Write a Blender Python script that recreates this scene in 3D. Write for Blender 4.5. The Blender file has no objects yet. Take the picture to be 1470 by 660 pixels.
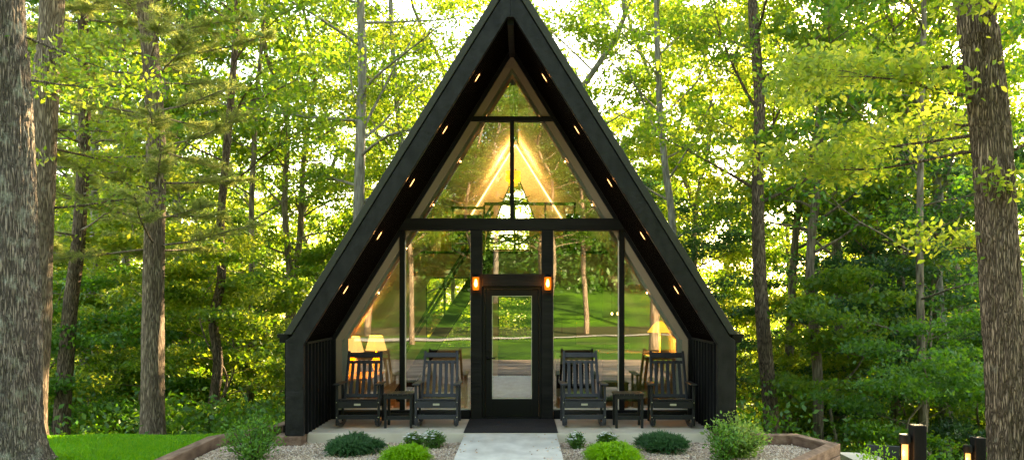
import bpy, bmesh, math, random
import numpy as np
from mathutils import Vector, Matrix, noise as mnoise

C = bpy.context.scene.collection
R = math.radians
F = 1232.0
CX = 0.165
CZ = 1.976

# ------------------------------------------------------------------ camera
cam_d = bpy.data.cameras.new('camera')
cam_d.sensor_width = 36.0
cam_d.lens = F / 1470.0 * 36.0
cam_d.shift_x = -14.0 / 1470.0
cam_d.shift_y = 102.0 / 1470.0
cam_d.clip_end = 1000
cam_d.clip_start = 0.05
cam = bpy.data.objects.new('camera', cam_d)
C.objects.link(cam)
cam.location = (CX, 0, CZ)
cam.rotation_euler = (R(90), 0, 0)
bpy.context.scene.camera = cam

# ------------------------------------------------------------------ light
SUN_EL, SUN_AZ = 23.0, 31.0          # azimuth measured from +Y towards +X
world = bpy.data.worlds.new('World')
bpy.context.scene.world = world
world.use_nodes = True
wn = world.node_tree
bg = wn.nodes['Background']
sky = wn.nodes.new('ShaderNodeTexSky')
sky.sky_type = 'NISHITA'
sky.sun_disc = False
sky.sun_elevation = R(SUN_EL)
sky.sun_rotation = R(SUN_AZ)
sky.air_density = 1.0
sky.dust_density = 1.2
sky.ozone_density = 1.0
wn.links.new(sky.outputs[0], bg.inputs[0])
bg.inputs[1].default_value = 0.15

sun_d = bpy.data.lights.new('sun', 'SUN')
sun_d.energy = 4.3
sun_d.angle = R(0.5)
sun_d.color = (1.0, 0.86, 0.66)
sun = bpy.data.objects.new('sun', sun_d)
C.objects.link(sun)
sd = Vector((math.sin(R(SUN_AZ)) * math.cos(R(SUN_EL)), math.cos(R(SUN_AZ)) * math.cos(R(SUN_EL)), math.sin(R(SUN_EL))))
sun.rotation_euler = sd.to_track_quat('Z', 'Y').to_euler()
sun.location = sd * 60

sc = bpy.context.scene
sc.view_settings.view_transform = 'Standard'
sc.view_settings.look = 'None'
sc.view_settings.exposure = 3.2
sc.view_settings.gamma = 1.0
sc.view_settings.use_white_balance = True
sc.view_settings.white_balance_temperature = 9600
sc.view_settings.white_balance_tint = 6
sc.view_settings.use_curve_mapping = False
cy = sc.cycles
cy.max_bounces = 7
cy.diffuse_bounces = 3
cy.glossy_bounces = 3
cy.transmission_bounces = 4
cy.transparent_max_bounces = 12
cy.sample_clamp_indirect = 6.0
cy.caustics_reflective = False
cy.caustics_refractive = False
cy.use_denoising = True
try:
    cy.denoiser = 'OPENIMAGEDENOISE'
except Exception:
    pass

# ------------------------------------------------------------------ materials
def mat(name, col, rough=0.6, metal=0.0, spec=0.25, noise=None, bump=None, emit=None, estr=0.0):
    """noise=(scale, col2, detail[, stretch]) bump=(scale, strength, distance[, stretch])"""
    m = bpy.data.materials.new(name)
    m.use_nodes = True
    nt = m.node_tree
    b = nt.nodes['Principled BSDF']
    b.inputs['Base Color'].default_value = (*col, 1)
    b.inputs['Roughness'].default_value = rough
    b.inputs['Metallic'].default_value = metal
    b.inputs['Specular IOR Level'].default_value = spec
    tc = nt.nodes.new('ShaderNodeTexCoord')
    def noi(scale, detail, stretch):
        mp = nt.nodes.new('ShaderNodeMapping')
        mp.inputs['Scale'].default_value = stretch
        nt.links.new(tc.outputs['Object'], mp.inputs[0])
        n = nt.nodes.new('ShaderNodeTexNoise')
        n.inputs['Scale'].default_value = scale
        n.inputs['Detail'].default_value = detail
        nt.links.new(mp.outputs[0], n.inputs['Vector'])
        return n
    if noise:
        n = noi(noise[0], noise[2], noise[3] if len(noise) > 3 else (1, 1, 1))
        rp = nt.nodes.new('ShaderNodeValToRGB')
        rp.color_ramp.elements[0].position = 0.33
        rp.color_ramp.elements[1].position = 0.67
        rp.color_ramp.elements[0].color = (*col, 1)
        rp.color_ramp.elements[1].color = (*noise[1], 1)
        nt.links.new(n.outputs[0], rp.inputs[0])
        nt.links.new(rp.outputs[0], b.inputs['Base Color'])
    if bump:
        n = noi(bump[0], 6, bump[3] if len(bump) > 3 else (1, 1, 1))
        bp = nt.nodes.new('ShaderNodeBump')
        bp.inputs['Strength'].default_value = bump[1]
        bp.inputs['Distance'].default_value = bump[2]
        nt.links.new(n.outputs[0], bp.inputs['Height'])
        nt.links.new(bp.outputs[0], b.inputs['Normal'])
    if emit:
        b.inputs['Emission Color'].default_value = (*emit, 1)
        b.inputs['Emission Strength'].default_value = estr
    return m

def leaf_mat(name, a, b, ta, tb, trans=0.5, rough=0.55):
    m = bpy.data.materials.new(name)
    m.use_nodes = True
    nt = m.node_tree
    nt.nodes.remove(nt.nodes['Principled BSDF'])
    out = nt.nodes['Material Output']
    geo = nt.nodes.new('ShaderNodeNewGeometry')
    def ramp(c1, c2):
        r = nt.nodes.new('ShaderNodeValToRGB')
        r.color_ramp.elements[0].color = (*c1, 1)
        r.color_ramp.elements[1].color = (*c2, 1)
        nt.links.new(geo.outputs['Random Per Island'], r.inputs[0])
        return r
    ra, rb = ramp(a, b), ramp(ta, tb)
    d = nt.nodes.new('ShaderNodeBsdfDiffuse')
    t = nt.nodes.new('ShaderNodeBsdfTranslucent')
    g = nt.nodes.new('ShaderNodeBsdfGlossy')
    g.inputs['Roughness'].default_value = 0.5
    g.inputs['Color'].default_value = (.9, .95, .9, 1)
    nt.links.new(ra.outputs[0], d.inputs[0])
    nt.links.new(rb.outputs[0], t.inputs[0])
    mx = nt.nodes.new('ShaderNodeMixShader')
    mx.inputs[0].default_value = trans
    nt.links.new(d.outputs[0], mx.inputs[1])
    nt.links.new(t.outputs[0], mx.inputs[2])
    mg = nt.nodes.new('ShaderNodeMixShader')
    mg.inputs[0].default_value = 0.035
    nt.links.new(mx.outputs[0], mg.inputs[1])
    nt.links.new(g.outputs[0], mg.inputs[2])
    nt.links.new(mg.outputs[0], out.inputs[0])
    return m

def bark_mat(name, dark, light, lichen, sc_=1.0, depth=0.03, lich=0.62):
    m = bpy.data.materials.new(name)
    m.use_nodes = True
    nt = m.node_tree
    b = nt.nodes['Principled BSDF']
    b.inputs['Roughness'].default_value = 0.9
    b.inputs['Specular IOR Level'].default_value = 0.2
    tc = nt.nodes.new('ShaderNodeTexCoord')
    mp = nt.nodes.new('ShaderNodeMapping')
    mp.inputs['Scale'].default_value = (1, 1, 0.085)
    nt.links.new(tc.outputs['Object'], mp.inputs[0])
    wob = nt.nodes.new('ShaderNodeTexNoise')
    wob.inputs['Scale'].default_value = 14 * sc_
    wob.inputs['Detail'].default_value = 3
    nt.links.new(mp.outputs[0], wob.inputs['Vector'])
    mixv = nt.nodes.new('ShaderNodeVectorMath')
    mixv.operation = 'MULTIPLY_ADD'
    mixv.inputs[1].default_value = (0.09 / sc_,) * 3
    nt.links.new(wob.outputs['Color'], mixv.inputs[0])
    nt.links.new(mp.outputs[0], mixv.inputs[2])
    vo = nt.nodes.new('ShaderNodeTexVoronoi')
    vo.feature = 'DISTANCE_TO_EDGE'
    vo.inputs['Scale'].default_value = 40 * sc_
    nt.links.new(mixv.outputs[0], vo.inputs['Vector'])
    rp = nt.nodes.new('ShaderNodeValToRGB')
    rp.color_ramp.elements[0].position = 0.0
    rp.color_ramp.elements[1].position = 0.30
    rp.color_ramp.elements[0].color = (*dark, 1)
    rp.color_ramp.elements[1].color = (*light, 1)
    nt.links.new(vo.outputs[0], rp.inputs[0])
    n2 = nt.nodes.new('ShaderNodeTexNoise')
    n2.inputs['Scale'].default_value = 5
    n2.inputs['Detail'].default_value = 8
    n2.inputs['Roughness'].default_value = .7
    nt.links.new(tc.outputs['Object'], n2.inputs['Vector'])
    r2 = nt.nodes.new('ShaderNodeValToRGB')
    r2.color_ramp.elements[0].position = lich - .06
    r2.color_ramp.elements[1].position = lich + .06
    r2.color_ramp.elements[0].color = (0, 0, 0, 1)
    r2.color_ramp.elements[1].color = (.7, .7, .7, 1)
    nt.links.new(n2.outputs[0], r2.inputs[0])
    mx = nt.nodes.new('ShaderNodeMix')
    mx.data_type = 'RGBA'
    nt.links.new(r2.outputs[0], mx.inputs[0])
    nt.links.new(rp.outputs[0], mx.inputs[6])
    mx.inputs[7].default_value = (*lichen, 1)
    nt.links.new(mx.outputs[2], b.inputs['Base Color'])
    n3 = nt.nodes.new('ShaderNodeTexNoise')
    n3.inputs['Scale'].default_value = 60
    n3.inputs['Detail'].default_value = 4
    nt.links.new(tc.outputs['Object'], n3.inputs['Vector'])
    ad = nt.nodes.new('ShaderNodeMath')
    ad.operation = 'MULTIPLY_ADD'
    ad.inputs[1].default_value = 0.35
    nt.links.new(n3.outputs[0], ad.inputs[0])
    mr = nt.nodes.new('ShaderNodeMapRange')
    mr.inputs[2].default_value = 0.28
    nt.links.new(vo.outputs[0], mr.inputs[0])
    nt.links.new(mr.outputs[0], ad.inputs[2])
    bp = nt.nodes.new('ShaderNodeBump')
    bp.inputs['Strength'].default_value = 0.9
    bp.inputs['Distance'].default_value = depth
    nt.links.new(ad.outputs[0], bp.inputs['Height'])
    nt.links.new(bp.outputs[0], b.inputs['Normal'])
    return m

def glass_mat(name, refl=0.2, tint=(.86, .9, .86), wavy=0.003):
    m = bpy.data.materials.new(name)
    m.use_nodes = True
    nt = m.node_tree
    nt.nodes.remove(nt.nodes['Principled BSDF'])
    out = nt.nodes['Material Output']
    t = nt.nodes.new('ShaderNodeBsdfTransparent')
    t.inputs[0].default_value = (*tint, 1)
    g = nt.nodes.new('ShaderNodeBsdfGlossy')
    g.inputs['Roughness'].default_value = 0.0
    fr = nt.nodes.new('ShaderNodeFresnel')
    fr.inputs[0].default_value = 1.5
    ad = nt.nodes.new('ShaderNodeMath')
    ad.operation = 'ADD'
    ad.use_clamp = True
    ad.inputs[1].default_value = refl
    nt.links.new(fr.outputs[0], ad.inputs[0])
    tc = nt.nodes.new('ShaderNodeTexCoord')
    n = nt.nodes.new('ShaderNodeTexNoise')
    n.inputs['Scale'].default_value = 1.3
    n.inputs['Detail'].default_value = 1
    nt.links.new(tc.outputs['Object'], n.inputs['Vector'])
    bp = nt.nodes.new('ShaderNodeBump')
    bp.inputs['Strength'].default_value = 1.0
    bp.inputs['Distance'].default_value = wavy
    nt.links.new(n.outputs[0], bp.inputs['Height'])
    nt.links.new(bp.outputs[0], g.inputs['Normal'])
    mx = nt.nodes.new('ShaderNodeMixShader')
    nt.links.new(ad.outputs[0], mx.inputs[0])
    nt.links.new(t.outputs[0], mx.inputs[1])
    nt.links.new(g.outputs[0], mx.inputs[2])
    nt.links.new(mx.outputs[0], out.inputs[0])
    return m

def glow_mat(name, col, strength):
    m = bpy.data.materials.new(name)
    m.use_nodes = True
    nt = m.node_tree
    nt.nodes.remove(nt.nodes['Principled BSDF'])
    e = nt.nodes.new('ShaderNodeEmission')
    e.inputs[0].default_value = (*col, 1)
    e.inputs[1].default_value = strength
    nt.links.new(e.outputs[0], nt.nodes['Material Output'].inputs[0])
    return m

def shade_mat(name, col, emit, estr):
    m = mat(name, col, 0.8, emit=emit, estr=estr, bump=(90, .2, .002))
    return m

M = {}
M['black_wood'] = mat('black stained cedar', (.006, .006, .0062), .55, 0, .10, noise=(7, (.011, .011, .012), 6, (1, 1, .2)), bump=(34, .7, .006, (1, 1, .25)))
M['black_rough'] = mat('rough sawn black fascia', (.007, .0068, .0066), .5, 0, .2, noise=(8, (.017, .0165, .016), 10, (1, 1, .5)), bump=(13, .8, .014))
M['black_beam'] = mat('black beam', (.006, .0055, .0055), .55, 0, .15, noise=(5, (.015, .013, .012), 7, (.25, 2, 2)), bump=(14, .8, .008, (.2, 2, 2)))
M['black_paint'] = mat('black painted metal', (.006, .006, .0062), .45, 0, .16, bump=(12, .15, .003))
M['soffit'] = mat('dark stained soffit boards', (.004, .0028, .0022), .6, 0, .0, noise=(9, (.007, .0046, .0034), 5, (1, 3, 1)))
M['roof_metal'] = mat('dark bronze roof metal', (.036, .036, .028), .5, 0, .2, bump=(9, .1, .004))
M['glass'] = glass_mat('window glass', .29, (.82,.88,.82), .0006)
M['glass_clear'] = glass_mat('clear glass', .03, (.95, .96, .95), 0.0)
M['glass_amber'] = glow_mat('amber seeded glass', (1.0, .27, .035), .085)
_nt = M['glass_amber'].node_tree
_t = _nt.nodes.new('ShaderNodeBsdfTransparent'); _t.inputs[0].default_value = (1, .7, .4, 1)
_m = _nt.nodes.new('ShaderNodeAddShader')
_nt.links.new(_nt.nodes['Emission'].outputs[0], _m.inputs[0]); _nt.links.new(_t.outputs[0], _m.inputs[1])
_nt.links.new(_m.outputs[0], _nt.nodes['Material Output'].inputs[0])
M['skylight'] = bpy.data.materials.new('frosted skylight')
M['skylight'].use_nodes = True
_nt = M['skylight'].node_tree
_nt.nodes.remove(_nt.nodes['Principled BSDF'])
_t = _nt.nodes.new('ShaderNodeBsdfTranslucent'); _t.inputs[0].default_value = (.85, .87, .85, 1)
_nt.links.new(_t.outputs[0], _nt.nodes['Material Output'].inputs[0])
M['drywall'] = mat('white painted plaster', (.54, .49, .42), .8, noise=(3, (.58, .53, .46), 3), bump=(60, .1, .001))
M['casing'] = mat('pale window reveal', (.78, .68, .58), .6, bump=(30, .1, .001))
M['concrete'] = mat('beige concrete', (.50, .43, .345), .8, noise=(3, (.62, .54, .44), 9), bump=(70, .35, .003))
M['walk'] = mat('brushed grey concrete', (.43, .405, .365), .8, noise=(2.6, (.60, .57, .52), 10, (1.5, .8, 1)), bump=(30, .5, .003, (.6, 8, 1)))
M['mat'] = mat('charcoal mat', (.012, .0125, .014), .9, noise=(60, (.022, .022, .025), 4), bump=(180, .8, .004))
M['wood_floor'] = mat('brown oak floor', (.22, .12, .06), .4, noise=(3, (.30, .18, .10), 6, (6, .4, 1)))
M['honey_wood'] = mat('honey wood', (.36, .22, .11), .5, noise=(3, (.46, .30, .16), 6, (.3, 4, 4)))
M['loft_wood'] = mat('pale wood board', (.40, .33, .24), .55, noise=(2, (.5, .42, .30), 6, (.3, 4, 4)))
M['green_cabinet'] = mat('dark green cabinet', (.04, .10, .05), .45, noise=(3, (.05, .12, .06), 2))
M['steel'] = mat('brushed steel', (.5, .5, .5), .3, metal=.9, bump=(60, .1, .001))
M['white_top'] = mat('white stone counter', (.75, .73, .7), .25, noise=(4, (.82, .8, .78), 6))
M['timber'] = mat('weathered landscape timber', (.12, .066, .045), .85, noise=(6, (.25, .155, .11), 9, (2, .6, 2)), bump=(24, .9, .012, (1, .3, 2)))
M['stonebed'] = mat('pea gravel bed', (.30, .23, .19), .9, noise=(45, (.50, .42, .36), 8), bump=(60, 1, .012))
M['stone'] = mat('gravel stones', (.3, .3, .3), .75)
_nt = M['stone'].node_tree
_g = _nt.nodes.new('ShaderNodeNewGeometry'); _r = _nt.nodes.new('ShaderNodeValToRGB')
for _p, _c in ((.3, (.47, .33, .24)), (.55, (.62, .47, .36)), (.78, (.74, .60, .49)), (.92, (.27, .20, .17))):
    _e = _r.color_ramp.elements.new(_p); _e.color = (*_c, 1)
_r.color_ramp.elements[0].color = (.26, .18, .15, 1); _r.color_ramp.elements[-1].color = (.72, .64, .56, 1)
_nt.links.new(_g.outputs['Random Per Island'], _r.inputs[0])
_nt.links.new(_r.outputs[0], _nt.nodes['Principled BSDF'].inputs['Base Color'])
M['drive'] = mat('brown grey driveway gravel', (.13, .095, .075), .9, noise=(.9, (.42, .33, .27), 12, (.5, 1.6, 1)), bump=(40, 1, .02))  # noise patches mix gravel tones with painted shadow streaks
M['asphalt'] = mat('pale asphalt', (.30, .30, .31), .9, noise=(20, (.40, .40, .40), 8), bump=(90, .4, .004))
M['litter'] = mat('leaf litter', (.045, .04, .018), .95, noise=(2.2, (.03, .055, .012), 10), bump=(18, 1, .05))
M['lawn'] = mat('mown lawn', (.03, .15, .010), .9, noise=(1.3, (.05, .20, .012), 9), bump=(60, 1, .03))
M['hill'] = mat('shade patched lawn', (.012, .055, .004), .9, noise=(.22, (.06, .17, .007), 9), bump=(40, 1, .03))  # dark noise patches paint tree shadows into the lawn colour
M['poly'] = mat('black poly lumber', (.012, .0125, .0145), .42, noise=(30, (.016, .016, .017), 4), bump=(60, .3, .002, (1, 1, .3)))
M['slate_poly'] = mat('slate poly lumber', (.028, .0285, .036), .42, noise=(30, (.036, .036, .042), 4), bump=(60, .3, .002, (1, 1, .3)))
M['plate'] = mat('satin plate', (.55, .52, .45), .35, metal=.7)
M['lampglow'] = glow_mat('warm filament glow', (1.0, .50, .14), 8)
M['bulb'] = glow_mat('hot bulb', (1.0, .55, .2), 3.0)
M['strip'] = glow_mat('warm light strip', (1.0, .66, .36), .9)
M['amber'] = shade_mat('amber glass', (.7, .3, .06), (1.0, .34, .05), .2)
M['lampshade'] = shade_mat('linen lampshade', (.8, .6, .35), (1.0, .55, .22), .2)
M['drum'] = shade_mat('amber drum shade', (.8, .4, .08), (1.0, .45, .06), .25)
M['can'] = glow_mat('recessed light lens', (1.0, .50, .22), .65)
M['frost'] = shade_mat('frosted lantern glass', (.9, .6, .4), (1.0, .38, .10), .32)
M['sling'] = mat('grey sling fabric', (.05, .055, .06), .8, bump=(150, .4, .002))
M['fabric'] = mat('tan upholstery', (.35, .25, .17), .9, bump=(90, .4, .003))
M['rust'] = mat('orange throw', (.55, .20, .05), .9, bump=(90, .4, .003))
M['bark_oak'] = bark_mat('grey oak bark', (.05, .04, .034), (.30, .235, .185), (.36, .36, .28), 1.0, .03, .58)
M['bark_brown'] = bark_mat('brown bark', (.05, .032, .021), (.34, .235, .165), (.32, .28, .21), 1.25, .03, .66)
M['bark_sun_tint'] = bark_mat('sun tinted bark', (.09, .06, .042), (.44, .33, .24), (.40, .38, .30), 1.2, .03, .66)  # warm sunlight put into the bark colour of two left trunks
M['bark_far'] = mat('forest bark', (.09, .065, .045), .95, noise=(6, (.31, .24, .18), 9, (3, 3, .5)), bump=(20, 1, .03, (1, 1, .2)))
M['bark_pale'] = mat('pale bark', (.14, .12, .10), .95, noise=(6, (.34, .30, .26), 9, (3, 3, .5)), bump=(20, 1, .03, (1, 1, .2)))
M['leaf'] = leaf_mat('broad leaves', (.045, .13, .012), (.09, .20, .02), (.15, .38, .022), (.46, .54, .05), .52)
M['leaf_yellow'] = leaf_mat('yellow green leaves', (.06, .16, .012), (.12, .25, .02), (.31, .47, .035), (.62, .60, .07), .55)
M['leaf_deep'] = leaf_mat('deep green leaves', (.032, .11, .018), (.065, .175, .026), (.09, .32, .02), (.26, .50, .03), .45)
M['hemlock'] = leaf_mat('blue green needles', (.02, .065, .028), (.035, .10, .035), (.05, .17, .045), (.12, .28, .05), .38)
M['needle'] = leaf_mat('pale pine needles', (.13, .20, .05), (.26, .30, .09), (.34, .46, .09), (.70, .66, .20), .5)
M['juniper'] = leaf_mat('juniper sprays', (.016, .075, .022), (.045, .14, .04), (.03, .15, .04), (.08, .26, .07), .3)
M['mop'] = leaf_mat('thread cypress', (.11, .30, .006), (.20, .42, .01), (.26, .60, .01), (.42, .74, .02), .45)
M['holly'] = leaf_mat('glossy shrub leaves', (.03, .13, .015), (.07, .21, .025), (.12, .36, .02), (.30, .54, .03), .4)
M['varieg'] = leaf_mat('cream edged leaves', (.06, .17, .02), (.18, .31, .06), (.16, .38, .04), (.42, .54, .12), .45)
M['petal'] = mat('white petals', (.85, .85, .80), .6)
M['grass'] = leaf_mat('grass blades', (.035, .22, .008), (.07, .32, .01), (.12, .52, .01), (.42, .66, .02), .5)
M['stem'] = mat('woody stem', (.08, .055, .035), .9)

# ------------------------------------------------------------------ helpers
def tag(o, label=None, cat=None, group=None, kind=None):
    if label: o['label'] = label
    if cat: o['category'] = cat
    if group: o['group'] = group
    if kind: o['kind'] = kind
    return o

def empty(name, loc=(0, 0, 0), rz=0.0, **kw):
    o = bpy.data.objects.new(name, None)
    C.objects.link(o)
    o.location = loc
    o.rotation_euler = (0, 0, rz)
    o.empty_display_size = .1
    return tag(o, **kw)

def np_obj(name, V, Fc, m, parent=None, smooth=False):
    V = np.asarray(V, dtype=np.float32)
    Fc = np.asarray(Fc, dtype=np.int32)
    me = bpy.data.meshes.new(name)
    n, k = Fc.shape
    me.vertices.add(len(V))
    me.vertices.foreach_set('co', V.ravel())
    me.loops.add(n * k)
    me.loops.foreach_set('vertex_index', Fc.ravel())
    me.polygons.add(n)
    me.polygons.foreach_set('loop_start', np.arange(0, n * k, k, dtype=np.int32))
    if smooth:
        me.polygons.foreach_set('use_smooth', np.ones(n, dtype=bool))
    me.update(calc_edges=True)
    me.materials.append(m)
    o = bpy.data.objects.new(name, me)
    C.objects.link(o)
    if parent: o.parent = parent
    return o

class MB:
    def __init__(s):
        s.v, s.f = [], []
    def add(s, vs, fs):
        b = len(s.v)
        s.v += [tuple(v) for v in vs]
        s.f += [tuple(i + b for i in f) for f in fs]
        return s
    def box(s, x0, x1, y0, y1, z0, z1):
        vs = [(x, y, z) for x in (x0, x1) for y in (y0, y1) for z in (z0, z1)]
        return s.add(vs, [(0, 1, 3, 2), (4, 6, 7, 5), (0, 4, 5, 1), (2, 3, 7, 6), (0, 2, 6, 4), (1, 5, 7, 3)])
    def beam(s, a, b, w, h, up=(0, 0, 1)):
        a, b, up = Vector(a), Vector(b), Vector(up)
        d = (b - a).normalized()
        x = d.cross(up)
        if x.length < 1e-4: x = d.cross(Vector((0, 1, 0)))
        x.normalize()
        u = x.cross(d).normalized()
        vs = []
        for p in (a, b):
            for sx, su in ((-1, -1), (1, -1), (1, 1), (-1, 1)):
                vs.append(p + x * sx * w / 2 + u * su * h / 2)
        return s.add(vs, [(0, 3, 2, 1), (4, 5, 6, 7), (0, 1, 5, 4), (1, 2, 6, 5), (2, 3, 7, 6), (3, 0, 4, 7)])
    def tube(s, pts, rad, n=8, cap=True):
        pts = [Vector(p) for p in pts]
        if not hasattr(rad, '__len__'): rad = [rad] * len(pts)
        ref = None
        rings = []
        for i, p in enumerate(pts):
            d = (pts[min(i + 1, len(pts) - 1)] - pts[max(i - 1, 0)]).normalized()
            if ref is None:
                ref = d.cross(Vector((0, 0, 1)))
                if ref.length < .05: ref = d.cross(Vector((0, 1, 0)))
            x = (ref - d * ref.dot(d)).normalized()
            ref = x
            y = d.cross(x)
            rings.append([p + (x * math.cos(2 * math.pi * k / n) + y * math.sin(2 * math.pi * k / n)) * rad[i] for k in range(n)])
        vs = [v for r in rings for v in r]
        fs = []
        for i in range(len(rings) - 1):
            for k in range(n):
                a, b = i * n + k, i * n + (k + 1) % n
                fs.append((a, b, b + n, a + n))
        if cap:
            fs.append(tuple(range(n))[::-1])
            fs.append(tuple((len(rings) - 1) * n + k for k in range(n)))
        return s.add(vs, fs)
    def lathe(s, prof, n=20, at=(0, 0, 0)):
        vs, fs = [], []
        for r, z in prof:
            for k in range(n):
                a = 2 * math.pi * k / n
                vs.append((at[0] + r * math.cos(a), at[1] + r * math.sin(a), at[2] + z))
        for i in range(len(prof) - 1):
            for k in range(n):
                a, b = i * n + k, i * n + (k + 1) % n
                fs.append((a, b, b + n, a + n))
        fs.append(tuple(range(n))[::-1])
        fs.append(tuple((len(prof) - 1) * n + k for k in range(n)))
        return s.add(vs, fs)
    def prism(s, poly, y0, y1):
        """poly = list of (x,z) extruded along y"""
        n = len(poly)
        vs = [(x, y0, z) for x, z in poly] + [(x, y1, z) for x, z in poly]
        fs = [tuple(range(n)), tuple(range(2 * n - 1, n - 1, -1))]
        for i in range(n):
            j = (i + 1) % n
            fs.append((i, i + n, j + n, j))
        return s.add(vs, fs)
    def build(s, name, m, parent=None, smooth=False, bevel=0.0):
        me = bpy.data.meshes.new(name)
        me.from_pydata(s.v, [], s.f)
        bm = bmesh.new()
        bm.from_mesh(me)
        bmesh.ops.recalc_face_normals(bm, faces=bm.faces)
        bm.to_mesh(me)
        bm.free()
        me.materials.append(m)
        if smooth:
            for p in me.polygons: p.use_smooth = True
        o = bpy.data.objects.new(name, me)
        C.objects.link(o)
        if parent: o.parent = parent
        if bevel:
            bv = o.modifiers.new('bevel', 'BEVEL')
            bv.width = bevel
            bv.segments = 2
            bv.limit_method = 'ANGLE'
            bv.angle_limit = R(40)
        return o

def copy_tree(o, parent=None):
    c = o.copy()
    C.objects.link(c)
    if parent: c.parent = parent
    for ch in list(o.children):
        copy_tree(ch, c)
    return c

def W(X, Y, d):
    return Vector(((X - 749) / F * d + CX, d, CZ - (Y - 432) / F * d))

def smooth01(t):
    t = min(1, max(0, t))
    return t * t * (3 - 2 * t)

def terr(x, y):
    z = -.17
    crest = 13.55
    if y > crest:
        z -= .20 * min(y - crest, 45) + .05 * max(0, min(y - crest - 45, 60))
    r = smooth01((x - 4.75) / 1.0) * smooth01((y + 4) / 6)
    z -= .85 * r
    if x > 6 and y > 9:
        z -= .05 * min(x - 6, 20) * smooth01((y - 9) / 4)
    if y < -28:
        t = -28 - y
        z += .14 * min(t, 60) * smooth01(t / 8)
    if abs(x) > 18 and y < 12:
        z += .02 * (abs(x) - 18)
    return z

def point_light(name, loc, power, col=(1, .6, .3), size=.04, parent=None, kind='POINT'):
    d = bpy.data.lights.new(name, kind)
    d.energy = power
    d.color = col
    if kind in ('POINT', 'SPOT'): d.shadow_soft_size = size
    o = bpy.data.objects.new(name, d)
    C.objects.link(o)
    o.location = loc
    if parent: o.parent = parent
    return o

# ------------------------------------------------------------------ ground
def sheet(name, xs, ys, dz, m, kind='structure', parent=None, fn=terr):
    V = np.array([(x, y, fn(x, y) + dz) for y in ys for x in xs])
    nx, ny = len(xs), len(ys)
    Fc = [(j * nx + i, j * nx + i + 1, (j + 1) * nx + i + 1, (j + 1) * nx + i) for j in range(ny - 1) for i in range(nx - 1)]
    o = np_obj(name, V, Fc, m, parent, True)
    if kind: o['kind'] = kind
    return o

def frange(a, b, n):
    return [a + (b - a) * i / (n - 1) for i in range(n)]

gx = frange(-260, -24, 24) + frange(-22, 22, 89) + frange(24, 260, 24)
gy = frange(-220, -22, 20) + frange(-20, 40, 121) + frange(42, 300, 30)
def terr_low(x, y):
    z = terr(x, y)
    if -4.6 < x < 4.6 and 10.4 < y < 24: z = min(z, -.35)
    return z
sheet('forest_ground', gx, gy, -.03, M['litter'], fn=terr_low)
sheet('lawn', frange(-26, -4.62, 60), frange(3, 14.4, 60), -.005, M['lawn'])
sheet('driveway', frange(-26, 4.6, 60), frange(-2.5, 10.2, 30), .012, M['drive'])
sheet('meadow', frange(-60, 60, 80), frange(-62, -2.5, 80), .02, M['hill'])
_rp = [(-50, -9), (-20, -13), (-6, -17.5), (2, -20.5), (8, -24), (18, -26.5), (45, -29)]
_V, _F = [], []
for _i, (_x, _y) in enumerate(_rp):
    _a, _b = Vector(_rp[max(0, _i - 1)]), Vector(_rp[min(len(_rp) - 1, _i + 1)])
    _d = (_b - _a).normalized()
    for _k in range(4):
        _q = Vector((_x, _y)) + Vector((-_d.y, _d.x)) * (_k - 1.5) * (1.25 if _i < 3 else .5)
        _V.append((_q.x, _q.y, terr(_q.x, _q.y) + .07))
    if _i:
        for _k in range(3):
            _F.append((4 * _i - 4 + _k, 4 * _i - 3 + _k, 4 * _i + 1 + _k, 4 * _i + _k))
tag(np_obj('road', _V, _F, M['asphalt']), kind='structure')

# gravel bed inside the timber border
bed_poly = [(-4.22, 10.2), (-4.22, 12.45), (-3.6, 13.6), (-3.35, 13.6), (3.35, 13.2), (3.7, 12.62), (4.15, 12.66), (4.40, 11.93), (3.55, 10.7), (3.55, 10.2)]
def in_bed(x, y):
    c = False
    n = len(bed_poly)
    for i in range(n):
        x1, y1 = bed_poly[i]; x2, y2 = bed_poly[(i + 1) % n]
        if (y1 > y) != (y2 > y) and x < (x2 - x1) * (y - y1) / (y2 - y1) + x1: c = not c
    return c
mb = MB()
mb.add([(x, y, -.155) for x, y in bed_poly], [tuple(range(len(bed_poly)))])
tag(mb.build('gravel_bed', M['stonebed']), kind='structure')
rng = np.random.default_rng(5)
N = 60000
px_ = rng.uniform(-4.4, 4.6, N); py_ = rng.uniform(10.5, 13.5, N)
keep = np.array([in_bed(a, b) and not (abs(a) < .70) and not (abs(a) < 3.06 and b > 12.86) for a, b in zip(px_, py_)])
px_, py_ = px_[keep], py_[keep]
zz_ = np.full(len(px_), -.148)
ex_, ey_ = rng.uniform(-.69, .69, 46), rng.uniform(10.6, 12.8, 46)
ex_ = np.sign(ex_) * (.69 - (.69 - np.abs(ex_)) * rng.uniform(0, 1, 46))
px_, py_, zz_ = np.r_[px_, ex_], np.r_[py_, ey_], np.r_[zz_, np.full(46, -.002)]
n = len(px_)
octv = np.array([(1, 0, 0), (0, 1, 0), (-1, 0, 0), (0, -1, 0), (0, 0, .7), (0, 0, -.7)], float)
octf = np.array([(0, 1, 4), (1, 2, 4), (2, 3, 4), (3, 0, 4), (1, 0, 5), (2, 1, 5), (3, 2, 5), (0, 3, 5)])
V = np.repeat(octv[None], n, 0) * rng.uniform(.7, 1.3, (n, 6, 1))
a = rng.uniform(0, 6.28, n)
ca, sa = np.cos(a)[:, None], np.sin(a)[:, None]
sx = rng.uniform(.012, .022, n)[:, None]; sy = sx * rng.uniform(.55, 1, n)[:, None]
vx, vy = V[:, :, 0] * sx, V[:, :, 1] * sy
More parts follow.
